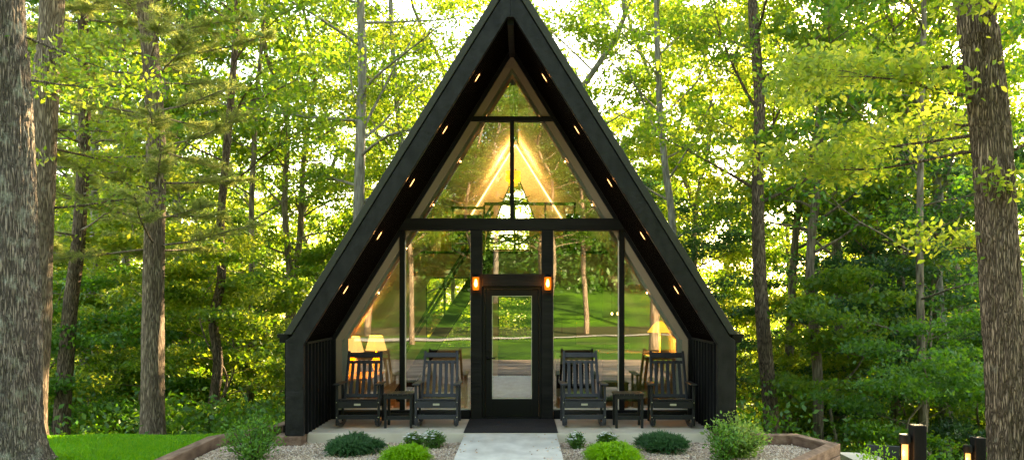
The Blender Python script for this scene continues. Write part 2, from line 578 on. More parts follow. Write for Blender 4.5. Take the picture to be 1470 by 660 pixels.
V2 = np.stack([vx * ca - vy * sa + px_[:, None], vx * sa + vy * ca + py_[:, None], V[:, :, 2] * sy + zz_[:, None] + (rng.uniform(0, .012, n) * (zz_ < -.1))[:, None]], -1)
Fc = (octf[None] + (np.arange(n) * 6)[:, None, None]).reshape(-1, 3)
tag(np_obj('gravel', V2.reshape(-1, 3), Fc, M['stone']), label='tan and pink pea gravel spread in the planting beds', cat='gravel', kind='stuff')

# grass blades
def blades(name, x0, x1, y0, y1, N, hmin, hmax, label, seed):
    rg = np.random.default_rng(seed)
    bx = rg.uniform(x0, x1, N); by = rg.uniform(y0, y1, N)
    lim = -4.5 + np.clip(by - 12.5, 0, 1.5) * .65 - .12
    k = bx < lim
    bx, by = bx[k], by[k]
    n = len(bx)
    bz = np.array([terr(a, b) for a, b in zip(bx, by)])
    h = rg.uniform(hmin, hmax, n) * (.95 + .35 * np.sin(bx * 2.1 + by * 3.3) * np.sin(bx * .9 - by * 2.2 + 1))
    an = rg.uniform(0, 6.28, n)
    w = rg.uniform(.003, .006, n)
    lx, ly = rg.normal(0, .35, n) * h, rg.normal(0, .35, n) * h
    dx, dy = np.cos(an) * w, np.sin(an) * w
    V = np.stack([np.stack([bx - dx, by - dy, bz], -1), np.stack([bx + dx, by + dy, bz], -1),
                  np.stack([bx + dx * .6 + lx * .4, by + dy * .6 + ly * .4, bz + h * .6], -1),
                  np.stack([bx + lx, by + ly, bz + h], -1)], 1)
    Fc = (np.array([(0, 1, 2, 3)])[None] + (np.arange(n) * 4)[:, None, None]).reshape(-1, 4)
    return tag(np_obj(name, V.reshape(-1, 3), Fc, M['grass']), label=label, cat='grass', kind='stuff')
blades('grass', -9.5, -3.6, 10.9, 14.6, 90000, .03, .075, 'bright green lawn grass lit yellow at its far edge', 3)

# timber border, walkway, slab
def timbers(name, pts, label, h=.16, w=.175, top=.0, layers=1):
    root = empty(name, (pts[0][0], pts[0][1], top - h), label=label, cat='edging timber')
    o0 = Vector((pts[0][0], pts[0][1], top - h))
    for L in range(layers):
        zt = top - L * (h + .004)
        for i in range(len(pts) - 1):
            a = Vector((*pts[i], zt - h / 2)) - o0
            b = Vector((*pts[i + 1], zt - h / 2)) - o0
            d = (b - a).normalized()
            m_ = MB()
            m_.beam(a - d * (w * .38 if i else 0), b + d * (w * .38 if i < len(pts) - 2 else 0) * .3, w - .003 * i, h - .002 * i)
            m_.build('timber', M['timber'], root, bevel=.012)
    return root
timbers('timber_edging', [(-4.35, 9.6), (-4.35, 12.55), (-3.72, 13.75), (-3.60, 15.4)], 'brown landscape timber edging between the lawn and the gravel, left of the cabin')
timbers('timber_edging', [(3.42, 14.2), (3.75, 12.74), (4.22, 12.78), (4.50, 11.95), (3.6, 10.72), (3.6, 9.6)], 'reddish timber retaining wall with angled corners round the gravel, right of the cabin', layers=6)
mb = MB(); mb.box(-3.46, -3.06, 12.55, 12.95, -.15, -.004)
tag(mb.build('timber_block', M['timber'], bevel=.01), label='brown timber block under the left front cabin post', cat='timber block', group='timber blocks under the front posts')
mb = MB(); mb.box(3.06, 3.46, 12.55, 12.95, -.15, -.004)
tag(mb.build('timber_block', M['timber'], bevel=.01), label='brown timber block under the right front cabin post', cat='timber block', group='timber blocks under the front posts')

mb = MB()
for x0, x1 in ((-3.05, -1.55), (-1.544, .0), (.006, 1.55), (1.556, 3.05)):
    mb.box(x0, x1, 12.86, 14.42, -.16, 0)
tag(mb.build('porch_slab', M['concrete'], bevel=.006), kind='structure')
mb = MB()
ys_ = [6.0, 7.6, 9.2, 10.8, 12.855]
for i in range(4):
    mb.box(-.69, .69, ys_[i] + .004, ys_[i + 1] - .004, -.16, -.006)
tag(mb.build('walkway', M['walk'], bevel=.006), kind='structure')
mb = MB(); mb.box(-.71, .71, 12.87, 14.36, .002, .012)
tag(mb.build('doormat', M['mat'], bevel=.003), label='wide charcoal entrance mat running from the door to the walkway', cat='mat')

# ------------------------------------------------------------------ cabin
S = .622
YW = 14.5       # glass plane
YF = 12.6       # front of rake
YB = 22.5       # back wall
cabin = empty('cabin', (0, 14, 0), label='black A-frame cabin with a tall glazed gable front and steep roof', cat='cabin')
_inv = Matrix.Translation(-cabin.location)
def cb(mbx, name, m, parent=None, **k):
    o = mbx.build(name, m, None, **k)
    o.data.transform(_inv)
    o.parent = parent or cabin
    return o
def hx(z, apex=6.22):
    return S * (apex - z)
# roof slabs with a skylight opening on each slope
for sd_, zlo, zhi, ya, yb in ((1, 1.75, 3.1, 15.3, 16.1), (-1, 1.75, 4.6, 15.6, 16.1)):
    rb = MB()
    def slab(y0, y1, z0, z1):
        # quad in x,z between inner apex 6.22 and outer apex 6.80 cut at z0..z1 along the slope
        rb.prism([(sd_ * hx(z0), z0), (sd_ * hx(z0, 6.80), z0), (sd_ * hx(z1, 6.80), z1), (sd_ * hx(z1), z1)][::1], y0, y1)
    ap = [(0, 6.80), (sd_ * hx(1.47, 6.80), 1.47), (sd_ * hx(1.47), 1.47), (0, 6.22)]
    rb.prism(ap, YF + .12, ya)
    slab(ya, yb, 1.47, zlo)
    rb.prism([(0, 6.80), (sd_ * hx(zhi, 6.80), zhi), (sd_ * hx(zhi), zhi), (0, 6.22)], ya, yb)
    rb.prism(ap, yb, YB + .4)
    ro = cb(rb, 'roof', M['roof_metal'])
    # skylight pane
    sk = MB()
    zz0, zz1 = zlo, zhi
    sk.add([(sd_ * (hx(zz0, 6.6)), ya, zz0), (sd_ * (hx(zz0, 6.6)), yb, zz0), (sd_ * (hx(zz1, 6.6)), yb, zz1), (sd_ * (hx(zz1, 6.6)), ya, zz1)], [(0, 1, 2, 3)])
    cb(sk, 'skylight', M['skylight'], ro)
    # rake trim, outer metal strip and textured fascia
    tr = MB()
    tr.prism([(0, 6.84), (sd_ * hx(1.49, 6.84), 1.49), (sd_ * hx(1.49, 6.66), 1.49), (0, 6.66)], YF - .02, YF + .24)
    cb(tr, 'rake_trim', M['roof_metal'], ro, bevel=.006)
    fa = MB()
    fa.prism([(0, 6.63), (sd_ * hx(1.46, 6.63), 1.46), (sd_ * 3.30, 1.40), (sd_ * 3.30, .0), (sd_ * 3.04, .0), (sd_ * 3.04, 1.335), (sd_ * .05, 6.14), (0, 6.14)], YF, YF + .11)
    cb(fa, 'front_frame', M['black_rough'], bevel=.008)
    # gutter cap at the eave
    gt = MB()
    gt.box(*sorted((sd_ * 3.30, sd_ * 3.42)), YF + .1, YB, 1.36, 1.43)
    gt.box(*sorted((sd_ * 3.28, sd_ * 3.45)), YF + .08, YB, 1.43, 1.49)
    cb(gt, 'gutter', M['black_paint'])
    sw = MB()
    sw.box(*sorted((sd_ * 3.10, sd_ * 3.345)), YF + .115, YB + .3, -2.6, 1.46)
    for k in range(25):
        y = YF + .3 + k * .4
        sw.box(*sorted((sd_ * 3.345, sd_ * 3.365)), y, y + .05, -.1, 1.35)
    cb(sw, 'side_wall', M['black_wood'])
    # porch knee wall battens
    kw = MB()
    kw.box(*sorted((sd_ * 3.065, sd_ * 3.09)), YF + .115, YW, 0, 1.42)
    for k in range(8):
        y = YF + .2 + k * .215
        kw.box(*sorted((sd_ * 3.025, sd_ * 3.07)), y, y + .05, 0.0, 1.335)
    kw.box(*sorted((sd_ * 3.005, sd_ * 3.07)), YF + .115, YW - .13, 1.337, 1.372)
    cb(kw, 'batten_wall', M['black_wood'], bevel=.003)
    # soffit boards running along the slope
    sf = MB()
    nb = 14
    for k in range(nb):
        y0 = YF + .115 + k * (YW - .13 - YF - .115) / nb
        y1 = y0 + (YW - .13 - YF - .115) / nb - .022
        sf.prism([(sd_ * .05, 6.135), (sd_ * hx(1.375, 6.215), 1.375), (sd_ * hx(1.375, 6.26), 1.375), (sd_ * .05, 6.19)], y0, y1)
    sf.prism([(sd_ * .05, 6.20), (sd_ * hx(1.375, 6.26), 1.375), (sd_ * hx(1.375, 6.32), 1.375), (sd_ * .05, 6.25)], YF + .12, YW)
    cb(sf, 'soffit', M['soffit'])
rb = MB(); rb.box(-.048, .048, YF + .115, YW - .1, 6.06, 6.2)
cb(rb, 'ridge_beam', M['black_beam'])
# front wall frame
def gx_(z): return .62 * (6.12 - z)
fr = MB()
for s_ in (-1, 1):
    fr.prism([(0, 6.25), (s_ * hx(1.33, 6.25), 1.33), (s_ * gx_(1.33), 1.33), (0, 6.12)], YW - .10, YW + .10)
    fr.prism([(s_ * hx(1.33, 6.25), 1.328), (s_ * hx(1.33, 6.25), 0), (s_ * 2.966, 0), (s_ * 2.966, 1.328)], YW - .10, YW + .10)
cb(fr, 'wall_trim', M['black_wood'])
for a_ in (-2.966, .70):
    bs = MB(); bs.box(a_, a_ + 2.266, YW - .09, YW + .07, 0, .145)
    cb(bs, 'base_board', M['black_wood'], bevel=.004)
bm_ = MB(); bm_.box(-1.98, 1.98, YW - .15, YW + .09, 3.165, 3.36)
cb(bm_, 'cross_beam', M['black_beam'], bevel=.008)
for s_ in (-1, 1):
    p = MB(); p.box(*sorted((s_ * .50, s_ * .69)), YW - .145, YW + .085, 0, 3.163)
    cb(p, 'post', M['black_beam'], bevel=.006)
    p = MB(); p.box(*sorted((s_ * 1.805, s_ * 1.895)), YW - .05, YW + .07, .147, 3.163)
    cb(p, 'mullion', M['black_paint'], bevel=.003)
    e_ = MB(); e_.box(*sorted((s_ * 1.79, s_ * 1.804)), YW - .03, YW + .02, .147, 3.163); e_.box(*sorted((s_ * .691, s_ * .70)), YW - .03, YW + .02, .147, 3.163)
    cb(e_, 'glazing_bead', M['casing'])
p = MB(); p.box(-.035, .035, YW - .06, YW + .06, 3.362, 5.0)
cb(p, 'mullion', M['black_beam'], bevel=.004)
p = MB(); p.box(-.70, .70, YW - .07, YW + .07, 5.0, 5.08)
cb(p, 'transom_bar', M['black_beam'], bevel=.004)
hb = MB(); hb.box(-.498, .498, YW - .155, YW + .08, 2.225, 2.43)
cb(hb, 'door_header', M['black_beam'], bevel=.008)
# glass
def pane(poly, name='window_pane'):
    g = MB(); g.add([(x, YW, z) for x, z in poly], [tuple(range(len(poly)))])
    return cb(g, name, M['glass'])
pane([(-gx_(5.08), 5.08), (gx_(5.08), 5.08), (0, 6.12)])
pane([(-gx_(3.36), 3.36), (-.035, 3.36), (-.035, 5.0), (-gx_(5.0), 5.0)])
pane([(.035, 3.36), (gx_(3.36), 3.36), (gx_(5.0), 5.0), (.035, 5.0)])
pane([(-2.966, .145), (-1.895, .145), (-1.895, 6.12 - 1.895 / .62), (-2.966, 1.33)])
pane([(1.895, .145), (2.966, .145), (2.966, 1.33), (1.895, 6.12 - 1.895 / .62)])
pane([(-1.805, .145), (-.69, .145), (-.69, 3.165), (-1.805, 3.165)])
pane([(.69, .145), (1.805, .145), (1.805, 3.165), (.69, 3.165)])
pane([(-.5, 2.43), (.5, 2.43), (.5, 3.165), (-.5, 3.165)])
for x0, x1 in ((-2.966, -1.896), (-1.804, -.70), (.70, 1.804), (1.896, 2.966)):
    sl = MB()
    sl.box(x0, x1, YW - .012, YW + .05, .146, .168)
    cb(sl, 'window_sill', M['casing'])
# pale reveal behind the glass
cs = MB()
for s_ in (-1, 1):
    cs.prism([(0, 6.12), (s_ * gx_(1.33), 1.33), (s_ * (gx_(1.33) - .17), 1.33), (0, 5.84)], YW + .11, YW + .13)
    cs.box(*sorted((s_ * 2.966, s_ * 2.79)), YW + .11, YW + .13, .02, 1.328)
    cs.prism([(s_ * (gx_(1.33) - .165), 1.33), (0, 5.84), (0, 5.86), (s_ * (gx_(1.33) - .15), 1.33)], YW + .13, YW + .4)
cb(cs, 'window_reveal', M['casing'])
M['reveal_stand_in'] = mat('beige reveal stand-in', (.34, .245, .175), .6, bump=(30, .15, .002))  # strips added before the glass, standing in for the lit inner reveal
for s_ in (-1, 1):
    oc = MB()
    for z0_, z1_ in ((1.33, 3.16), (3.365, 4.998), (5.082, 5.90)):
        oc.prism([(s_ * gx_(z0_), z0_), (s_ * gx_(z1_), z1_), (s_ * max(0, gx_(z1_) - .14), z1_), (s_ * (gx_(z0_) - .14), z0_)], YW - .03, YW - .006)
    oc.prism([(0, 6.118), (s_ * gx_(5.902), 5.902), (0, 5.902)], YW - .03, YW - .006)
    oc.box(*sorted((s_ * 2.966, s_ * 2.87)), YW - .03, YW - .006, .17, 1.328)
    cb(oc, 'reveal_stand_in', M['reveal_stand_in'])
for s_ in (-1, 1):
    ls = MB()
    ls.prism([(s_ * .01, 6.08), (s_ * (hx(3.1, 6.14) - .02), 3.1), (s_ * (hx(3.1, 6.14) - .05), 3.1), (s_ * .01, 6.03)], YB - .05, YB - .02)
    cb(ls, 'light_strip', M['strip'])
# door
door = MB()
door.box(-.498, -.455, YW - .10, YW + .06, .0, 2.223); door.box(.455, .498, YW - .10, YW + .06, .0, 2.223)
door.box(-.455, .455, YW - .10, YW + .06, 2.18, 2.223); door.box(-.455, .455, YW - .13, YW + .06, .0, .03)
cb(door, 'door_frame', M['black_paint'], bevel=.003)
dl = MB()
y0, y1 = YW - .06, YW - .01
dl.box(-.45, -.335, y0, y1, .034, 2.175); dl.box(.335, .45, y0, y1, .034, 2.175)
dl.box(-.335, .335, y0, y1, .034, .335); dl.box(-.335, .335, y0, y1, 2.065, 2.175)
dd = cb(dl, 'door', M['black_paint'], bevel=.003)
g = MB(); g.add([(-.335, y0 + .02, .335), (.335, y0 + .02, .335), (.335, y0 + .02, 2.065), (-.335, y0 + .02, 2.065)], [(0, 1, 2, 3)])
cb(g, 'glass_panel', M['glass'], dd)
g = MB()
for a_, b_, c_, d_ in ((-.335, -.325, .335, 2.065), (.325, .335, .335, 2.065), (-.325, .325, .335, .345), (-.325, .325, 2.055, 2.065)):
    g.box(a_, b_, y0 - .006, y0 + .01, c_, d_)
cb(g, 'glazing_bead', M['steel'], dd)
h = MB(); h.box(-.43, -.365, y0 - .03, y0, 1.14, 1.30)
cb(h, 'keypad_lock', M['black_paint'], dd, bevel=.006)
h = MB(); h.lathe([(.03, 0), (.03, .012)], 16, (0, 0, 0)); h.v = [(-.40 + a_, y0 - c_, 1.02 + b_) for a_, b_, c_ in h.v]
h.tube([(-.40, y0 - .012, 1.02), (-.40, y0 - .05, 1.02), (-.37, y0 - .055, 1.02), (-.28, y0 - .055, 1.02)], .010, 8)
cb(h, 'door_handle', M['black_paint'], dd, smooth=True)
# interior shell
fl = MB()
for k in range(40):
    fl.box(-3.06 + k * .153, -3.06 + k * .153 + .151, YW + .1, YB, -.16, -.002)
cb(fl, 'floor', M['wood_floor'])
for s_ in (-1, 1):
    zlo, zhi, ya, yb = ((1.75, 3.1, 15.3, 16.1) if s_ > 0 else (1.75, 4.6, 15.6, 16.1))
    ce = MB()
    def q(y0, y1, z0, z1):
        ce.prism([(s_ * hx(z0, 6.14), z0), (s_ * hx(z1, 6.14), z1), (s_ * hx(z1, 6.19), z1), (s_ * hx(z0, 6.19), z0)], y0, y1)
    q(YW + .11, ya, 1.30, 6.0); q(ya, yb, 1.30, zlo); q(ya, yb, zhi, 6.0); q(yb, YB, 1.30, 6.0)
    cb(ce, 'ceiling', M['drywall'])
    kn = MB(); kn.box(*sorted((s_ * 2.99, s_ * 3.05)), YW + .14, YB, 0, 1.34)
    cb(kn, 'knee_wall', M['drywall'])
# back wall with openings: window left, door centre, gable
bw = MB()
def bx2(x0, x1, z0, z1): bw.box(x0, x1, YB, YB + .16, z0, z1)
bx2(-3.05, -2.35, 0, 1.30); bx2(-2.35, -.75, 0, .75); bx2(-.75, -.46, 0, 2.6); bx2(.46, .75, 0, 2.6)
bx2(-.46, .46, 2.1, 2.6); bx2(.75, 3.05, 0, 1.3)
bw.prism([(-3.02, 1.30), (-2.35, 1.30), (-2.35, 2.42)], YB, YB + .16)
bw.prism([(.75, 1.302), (3.02, 1.302), (2.2, 2.6), (.75, 2.6)], YB, YB + .16)
bw.prism([(-2.26, 2.602), (2.26, 2.602), (1.78, 3.3), (-1.78, 3.3)], YB, YB + .16)
for s_ in (-1, 1):
    bw.prism([(s_ * 1.78, 3.302), (0, 6.19), (0, 5.45), (s_ * .85, 3.302)], YB, YB + .16)
cb(bw, 'back_wall', M['drywall'])
def bpane(poly, nm='back_window'):
    g = MB(); g.add([(x, YB + .08, z) for x, z in poly], [tuple(range(len(poly)))])
    f = MB()
    for i in range(len(poly)):
        a_, b_ = poly[i], poly[(i + 1) % len(poly)]
        f.beam((a_[0], YB + .05, a_[1]), (b_[0], YB + .05, b_[1]), .06, .05, up=(0, 1, 0))
    o = cb(f, nm, M['black_paint'])
    cb(g, 'pane', M['glass_clear'], o)
bpane([(-2.35, .75), (-.75, .75), (-.75, 2.6), (-2.24, 2.6), (-2.35, 2.42)])
bpane([(-.46, .9), (.46, .9), (.46, 2.1), (-.46, 2.1)], 'back_door')
g = MB(); g.box(-.46, .46, YB + .03, YB + .08, 0, .87); cb(g, 'back_door', M['black_paint'])
bpane([(-.85, 3.3), (.85, 3.3), (0, 5.45)])
# loft
lf = MB(); lf.box(-2.30, 2.30, 18.0, YB, 2.62, 2.95)
cb(lf, 'loft_floor', M['drywall'])
lf = MB(); lf.box(-2.20, 2.20, 17.95, 18.0, 2.5, 2.96)
cb(lf, 'loft_fascia', M['loft_wood'])
lf = MB(); lf.box(-1.96, 1.96, 17.93, 17.99, 2.965, 3.02)
cb(lf, 'loft_edge_trim', M['black_paint'])

# loft railing
rl = empty('loft_railing', (0, 17.97, 3.02), label='black metal loft railing seen through the upper glass', cat='railing')
def rel(mbx, o, name, m, **k):
    t = Matrix.Translation(-o.location)
    x = mbx.build(name, m, None, **k)
    x.data.transform(t)
    x.parent = o
    return x
g = MB(); g.box(-.62, 1.30, 17.95, 18.0, 3.98, 4.04); g.box(-1.32, -.62, 17.95, 18.0, 3.90, 3.95)
rel(g, rl, 'top_rail', M['black_paint'])
for x in (-1.28, -.62, .02, .66, 1.27):
    g = MB(); g.box(x - .02, x + .02, 17.955, 17.995, 3.02, 3.985 if x > -1 else 3.905)
    rel(g, rl, 'post', M['black_paint'])
g = MB()
for k in range(5):
    z = 3.18 + k * .15
    g.tube([(-1.5 + k * .06, 17.975, z), (1.5 - k * .06, 17.975, z)], .004, 5)
rel(g, rl, 'cable', M['steel'])

# stairs
st = empty('staircase', (-2.3, 17.2, 0), label='steep dark staircase rising to the loft inside the left window', cat='staircase')
a0, a1 = Vector((-2.30, 17.0, 0.05)), Vector((-.40, 17.0, 2.95))
for y in (16.85, 17.6):
    g = MB(); g.beam((a0.x, y, a0.z), (a1.x, y, a1.z), .05, .22, up=(0, 1, 0)) if False else g.beam((a0.x, y, a0.z), (a1.x, y, a1.z), .05, .24)
    rel(g, st, 'stringer', M['black_paint'])
for k in range(13):
    t = (k + .5) / 13
    p = a0.lerp(a1, t)
    g = MB(); g.box(p.x - .13, p.x + .10, 16.88, 17.57, p.z - .02, p.z + .02)
    rel(g, st, 'tread', M['honey_wood'])
for dz in (.78, .92):
    g = MB(); g.beam((a0.x + .1, 16.85, a0.z + dz), (a1.x, 16.85, a1.z + dz), .035, .05)
    rel(g, st, 'handrail', M['black_paint'])
for t in (.05, .5, .95):
    p = a0.lerp(a1, t)
    g = MB(); g.box(p.x - .02, p.x + .02, 16.83, 16.87, p.z, p.z + .92)
    rel(g, st, 'post', M['black_paint'])

# table lamps on the left
def table_lamp(x, y, ztop, label, w=.2, h=.27):
    o = empty('table_lamp', (x, y, ztop - h - .42), label=label, cat='table lamp', group='table lamps in the left window')
    g = MB(); g.lathe([(w * .62, .42 + h), (w, .42)], 28)
    g.f = g.f[:-2]
    g.build('lamp_shade', M['lampshade'], o, smooth=True)
    g = MB(); g.lathe([(.085, 0), (.085, .015), (.03, .03), (.07, .12), (.085, .2), (.05, .3), (.015, .34), (.012, .5)], 20)
    g.build('lamp_base', M['amber'], o, smooth=True)
    point_light('lamp_bulb', (0, 0, .42 + h * .5), 4.8, (1, .42, .13), .05, o)
    return o
table_lamp(-2.82, 15.15, 1.35, 'lit linen table lamp furthest left, above the leftmost rocking chair')
table_lamp(-2.55, 16.0, 1.33, 'lit linen table lamp standing right of its twin behind the left glass')
t = empty('console_table', (-2.7, 15.55, 0), label='low wooden console carrying the two lit lamps inside the left window', cat='console table')
g = MB(); g.box(-.26, .26, -.75, .75, .60, .64); g.build('table_top', M['honey_wood'], t)
for sx_ in (-1, 1):
    for sy_ in (-1, 1):
        g = MB(); g.box(sx_ * .22 - .025, sx_ * .22 + .025, sy_ * .7 - .025, sy_ * .7 + .025, 0, .60); g.build('leg', M['honey_wood'], t)

# pendant drum and branch chandelier
dp = empty('drum_pendant', (-.05, 21.5, 4.98), label='amber drum pendant glowing high behind the central mullion', cat='pendant lamp')
g = MB(); g.lathe([(.19, 0), (.19, .24)], 28); g.f = g.f[:-2]; g.build('lamp_shade', M['drum'], dp, smooth=True)
g = MB(); g.lathe([(.12, -.12), (.12, -.002)], 24); g.build('diffuser', M['drum'], dp, smooth=True)
g = MB(); g.tube([(0, 0, .2), (0, 0, 1.12)], .006, 6); g.build('cord', M['black_paint'], dp)
point_light('pendant_glow', (0, -.1, .42), 15, (1, .55, .24), .08, dp)
ch = empty('branch_chandelier', (.03, 16.2, 3.1), label='black branch chandelier hanging just above the door transom', cat='chandelier')
g = MB(); g.tube([(0, 0, .0), (0, 0, .78)], .018, 8); g.build('stem', M['black_paint'], ch)
r_ = random.Random(4)
for k in range(8):
    a_ = k * .785 + .3
    g = MB()
    g.tube([(0, 0, .72), (.12 * math.cos(a_), .12 * math.sin(a_), .76), (.33 * math.cos(a_), .33 * math.sin(a_), .72 + .12 * (k % 2))], [.014, .012, .008], 6)
    g.build('arm', M['black_paint'], ch, smooth=True)
g = MB()
for k in range(26):
    a_ = r_.uniform(0, 6.28); rr = r_.uniform(.3, .55)
    pts = []
    for j in range(5):
        pts.append((rr * math.cos(a_ + j * .32) + r_.uniform(-.03, .03), rr * math.sin(a_ + j * .32), .03 + r_.uniform(-.06, .08)))
    g.tube(pts, [.018, .016, .014, .010, .005], 5)
g.build('branch_ring', M['black_paint'], ch, smooth=True)

# loft furniture
b_ = empty('bed', (.85, 19.4, 2.95), label='pale bed with a tan headboard up in the loft', cat='bed')
g = MB(); g.box(-.5, .75, -.1, 1.9, .05, .45); g.build('mattress', M['fabric'], b_, bevel=.04)
g = MB(); g.box(-.5, .75, 1.92, 2.0, 0, .95); g.build('headboard', M['honey_wood'], b_, bevel=.02)
def armchair(x, y, z, label, m, grp):
    o = empty('armchair', (x, y, z), label=label, cat='armchair', group=grp)
    g = MB(); g.box(-.3, .3, -.3, .3, .25, .42); g.build('seat', m, o, bevel=.03)
    g = MB(); g.beam((0, .28, .35), (0, .42, .95), .6, .12, up=(0, 1, 0)); g.build('backrest', m, o, bevel=.03)
    for s_ in (-1, 1):
        g = MB(); g.box(s_ * .33 - .04, s_ * .33 + .04, -.3, .35, .3, .62); g.build('armrest', m, o, bevel=.02)
        for q_ in (-1, 1):
            g = MB(); g.box(s_ * .27 - .02, s_ * .27 + .02, q_ * .26 - .02, q_ * .26 + .02, 0, .26); g.build('leg', M['black_paint'], o)
    return o
armchair(-1.02, 18.8, 2.95, 'dark armchair beside orange curtain in the left of the loft', M['black_wood'], 'armchairs in the loft')
armchair(1.45, 18.6, 2.95, 'dark armchair at the right end of the loft', M['black_wood'], 'armchairs in the loft')
cu = MB()
for k in range(10):
    cu.tube([(-1.62 + k * .1, 19.5 + .03 * (k % 2), 2.95), (-1.62 + k * .1, 19.5 + .03 * (k % 2), 3.9)], .055, 8)
tag(cu.build('curtain', M['rust'], smooth=True), label='orange curtain glowing behind the dark loft armchair', cat='curtain')
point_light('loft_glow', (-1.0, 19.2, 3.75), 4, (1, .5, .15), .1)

# kitchen on the right
kc = empty('kitchen_cabinets', (1.6, 21.9, 0), label='green kitchen cabinets with a tall pantry along the back right wall', cat='kitchen cabinets')
def kit(x0, x1, y0, y1, z0, z1, name, m, bevel=.006):
    g = MB(); g.box(x0, x1, y0, y1, z0, z1); return rel(g, kc, name, m, bevel=bevel)
tp = kit(.78, 1.52, 21.3, 22.45, 0, 2.35, 'tall_cabinet', M['green_cabinet'])
g = MB(); g.box(1.15, 1.17, 21.27, 21.3, 1.2, 1.55); rel(g, kc, 'handle', M['black_paint'])
kit(1.54, 2.28, 21.8, 22.45, 0, .88, 'base_cabinet', M['green_cabinet'])
kit(1.54, 2.9, 21.76, 22.45, .88, .92, 'counter', M['white_top'])
kit(2.32, 2.9, 21.8, 22.45, 0, .88, 'base_cabinet', M['green_cabinet'])
kit(1.9, 2.25, 22.1, 22.45, 1.45, 2.4, 'wall_cabinet', M['green_cabinet'])
kit(1.56, 1.86, 22.1, 22.45, 1.45, 2.4, 'wall_cabinet', M['green_cabinet'])
isl = empty('kitchen_island', (2.1, 17.3, 0), label='kitchen island with a white stone top behind the right glass', cat='kitchen island')
g = MB(); g.box(-.35, .75, -.35, .35, 0, .95); g.build('base', M['green_cabinet'], isl, bevel=.005)
g = MB(); g.box(-.4, .8, -.4, .4, .952, .99); g.build('counter', M['white_top'], isl, bevel=.006)
sv = empty('stove', (1.25, 18.3, 0), label='low range cooker with a row of knobs seen through the right glass', cat='stove')
g = MB(); g.box(-.38, .38, -.3, .3, 0, .9); g.build('body', M['steel'], sv, bevel=.006)
g = MB(); g.box(-.36, .36, -.31, -.301, .15, .66); g.build('oven_door', M['black_paint'], sv)
g = MB(); g.tube([(-.33, -.34, .70), (.33, -.34, .70)], .012, 8); g.build('handle', M['steel'], sv)
for k in range(5):
    g = MB(); g.lathe([(.022, 0), (.022, .03)], 12); g.v = [(-.28 + k * .14 + a_, -.30 - c_, .82 + b_) for a_, b_, c_ in g.v]
    g.build('knob', M['black_paint'], sv)
g = MB(); g.box(-.36, .36, -.24, .24, .90, .925); g.build('grate', M['black_paint'], sv)
lp = empty('wicker_lamp', (2.72, 15.9, .98), label='wicker shaded table lamp with a bright bulb at the far right of the glass', cat='table lamp')
g = MB(); g.lathe([(.05, .62), (.13, .55), (.23, .42)], 24); g.f = g.f[:-2]; g.build('lamp_shade', M['drum'], lp, smooth=True)
g = MB(); g.lathe([(.09, 0), (.09, .02), (.02, .04), (.02, .45)], 16); g.build('lamp_base', M['honey_wood'], lp, smooth=True)
g = MB(); g.lathe([(.005, .42), (.04, .45), (.045, .49), (.02, .53)], 16); g.build('bulb', M['bulb'], lp, smooth=True)
point_light('lamp_bulb', (0, 0, .36), 4.5, (1, .42, .12), .05, lp)
g = empty('side_cabinet', (2.72, 15.9, 0), label='narrow cabinet under the wicker lamp inside the right glass', cat='cabinet')
m_ = MB(); m_.box(-.24, .24, -.3, .3, .05, .94); m_.build('body', M['honey_wood'], g, bevel=.01)
m_ = MB(); m_.box(-.26, .26, -.32, .32, .942, .975); m_.build('top', M['white_top'], g, bevel=.004)
ps = empty('pendant_lamp', (2.18, 15.9, 2.28), label='brown bell shaped pendant shade under the right roof slope', cat='pendant lamp')
g = MB(); g.lathe([(.03, .32), (.06, .30), (.09, .16), (.2, .02), (.2, 0)], 24); g.f = g.f[:-2]; g.build('lamp_shade', M['honey_wood'], ps, smooth=True)
g = MB(); g.tube([(0, 0, .32), (0, 0, .52)], .005, 6); g.build('cord', M['black_paint'], ps)
for (x, nm) in ((1.93, 'small glass pendant bulb on the left above the kitchen island'), (2.06, 'small glass pendant bulb on the right above the kitchen island')):
    o = empty('pendant_bulb', (x, 16.8 + (x - 1.93), 1.70), label=nm, cat='pendant lamp', group='bulbs above the island')
    g = MB(); g.lathe([(.004, 0), (.018, .015), (.02, .035), (.006, .06)], 12); g.build('bulb', M['bulb'], o, smooth=True)
    g = MB(); g.tube([(0, 0, .06), (0, 0, .9)], .004, 5); g.build('cord', M['black_paint'], o)
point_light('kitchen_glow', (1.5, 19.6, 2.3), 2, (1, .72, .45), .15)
point_light('room_glow', (-1.6, 19.5, 2.2), 2, (1, .66, .4), .15)

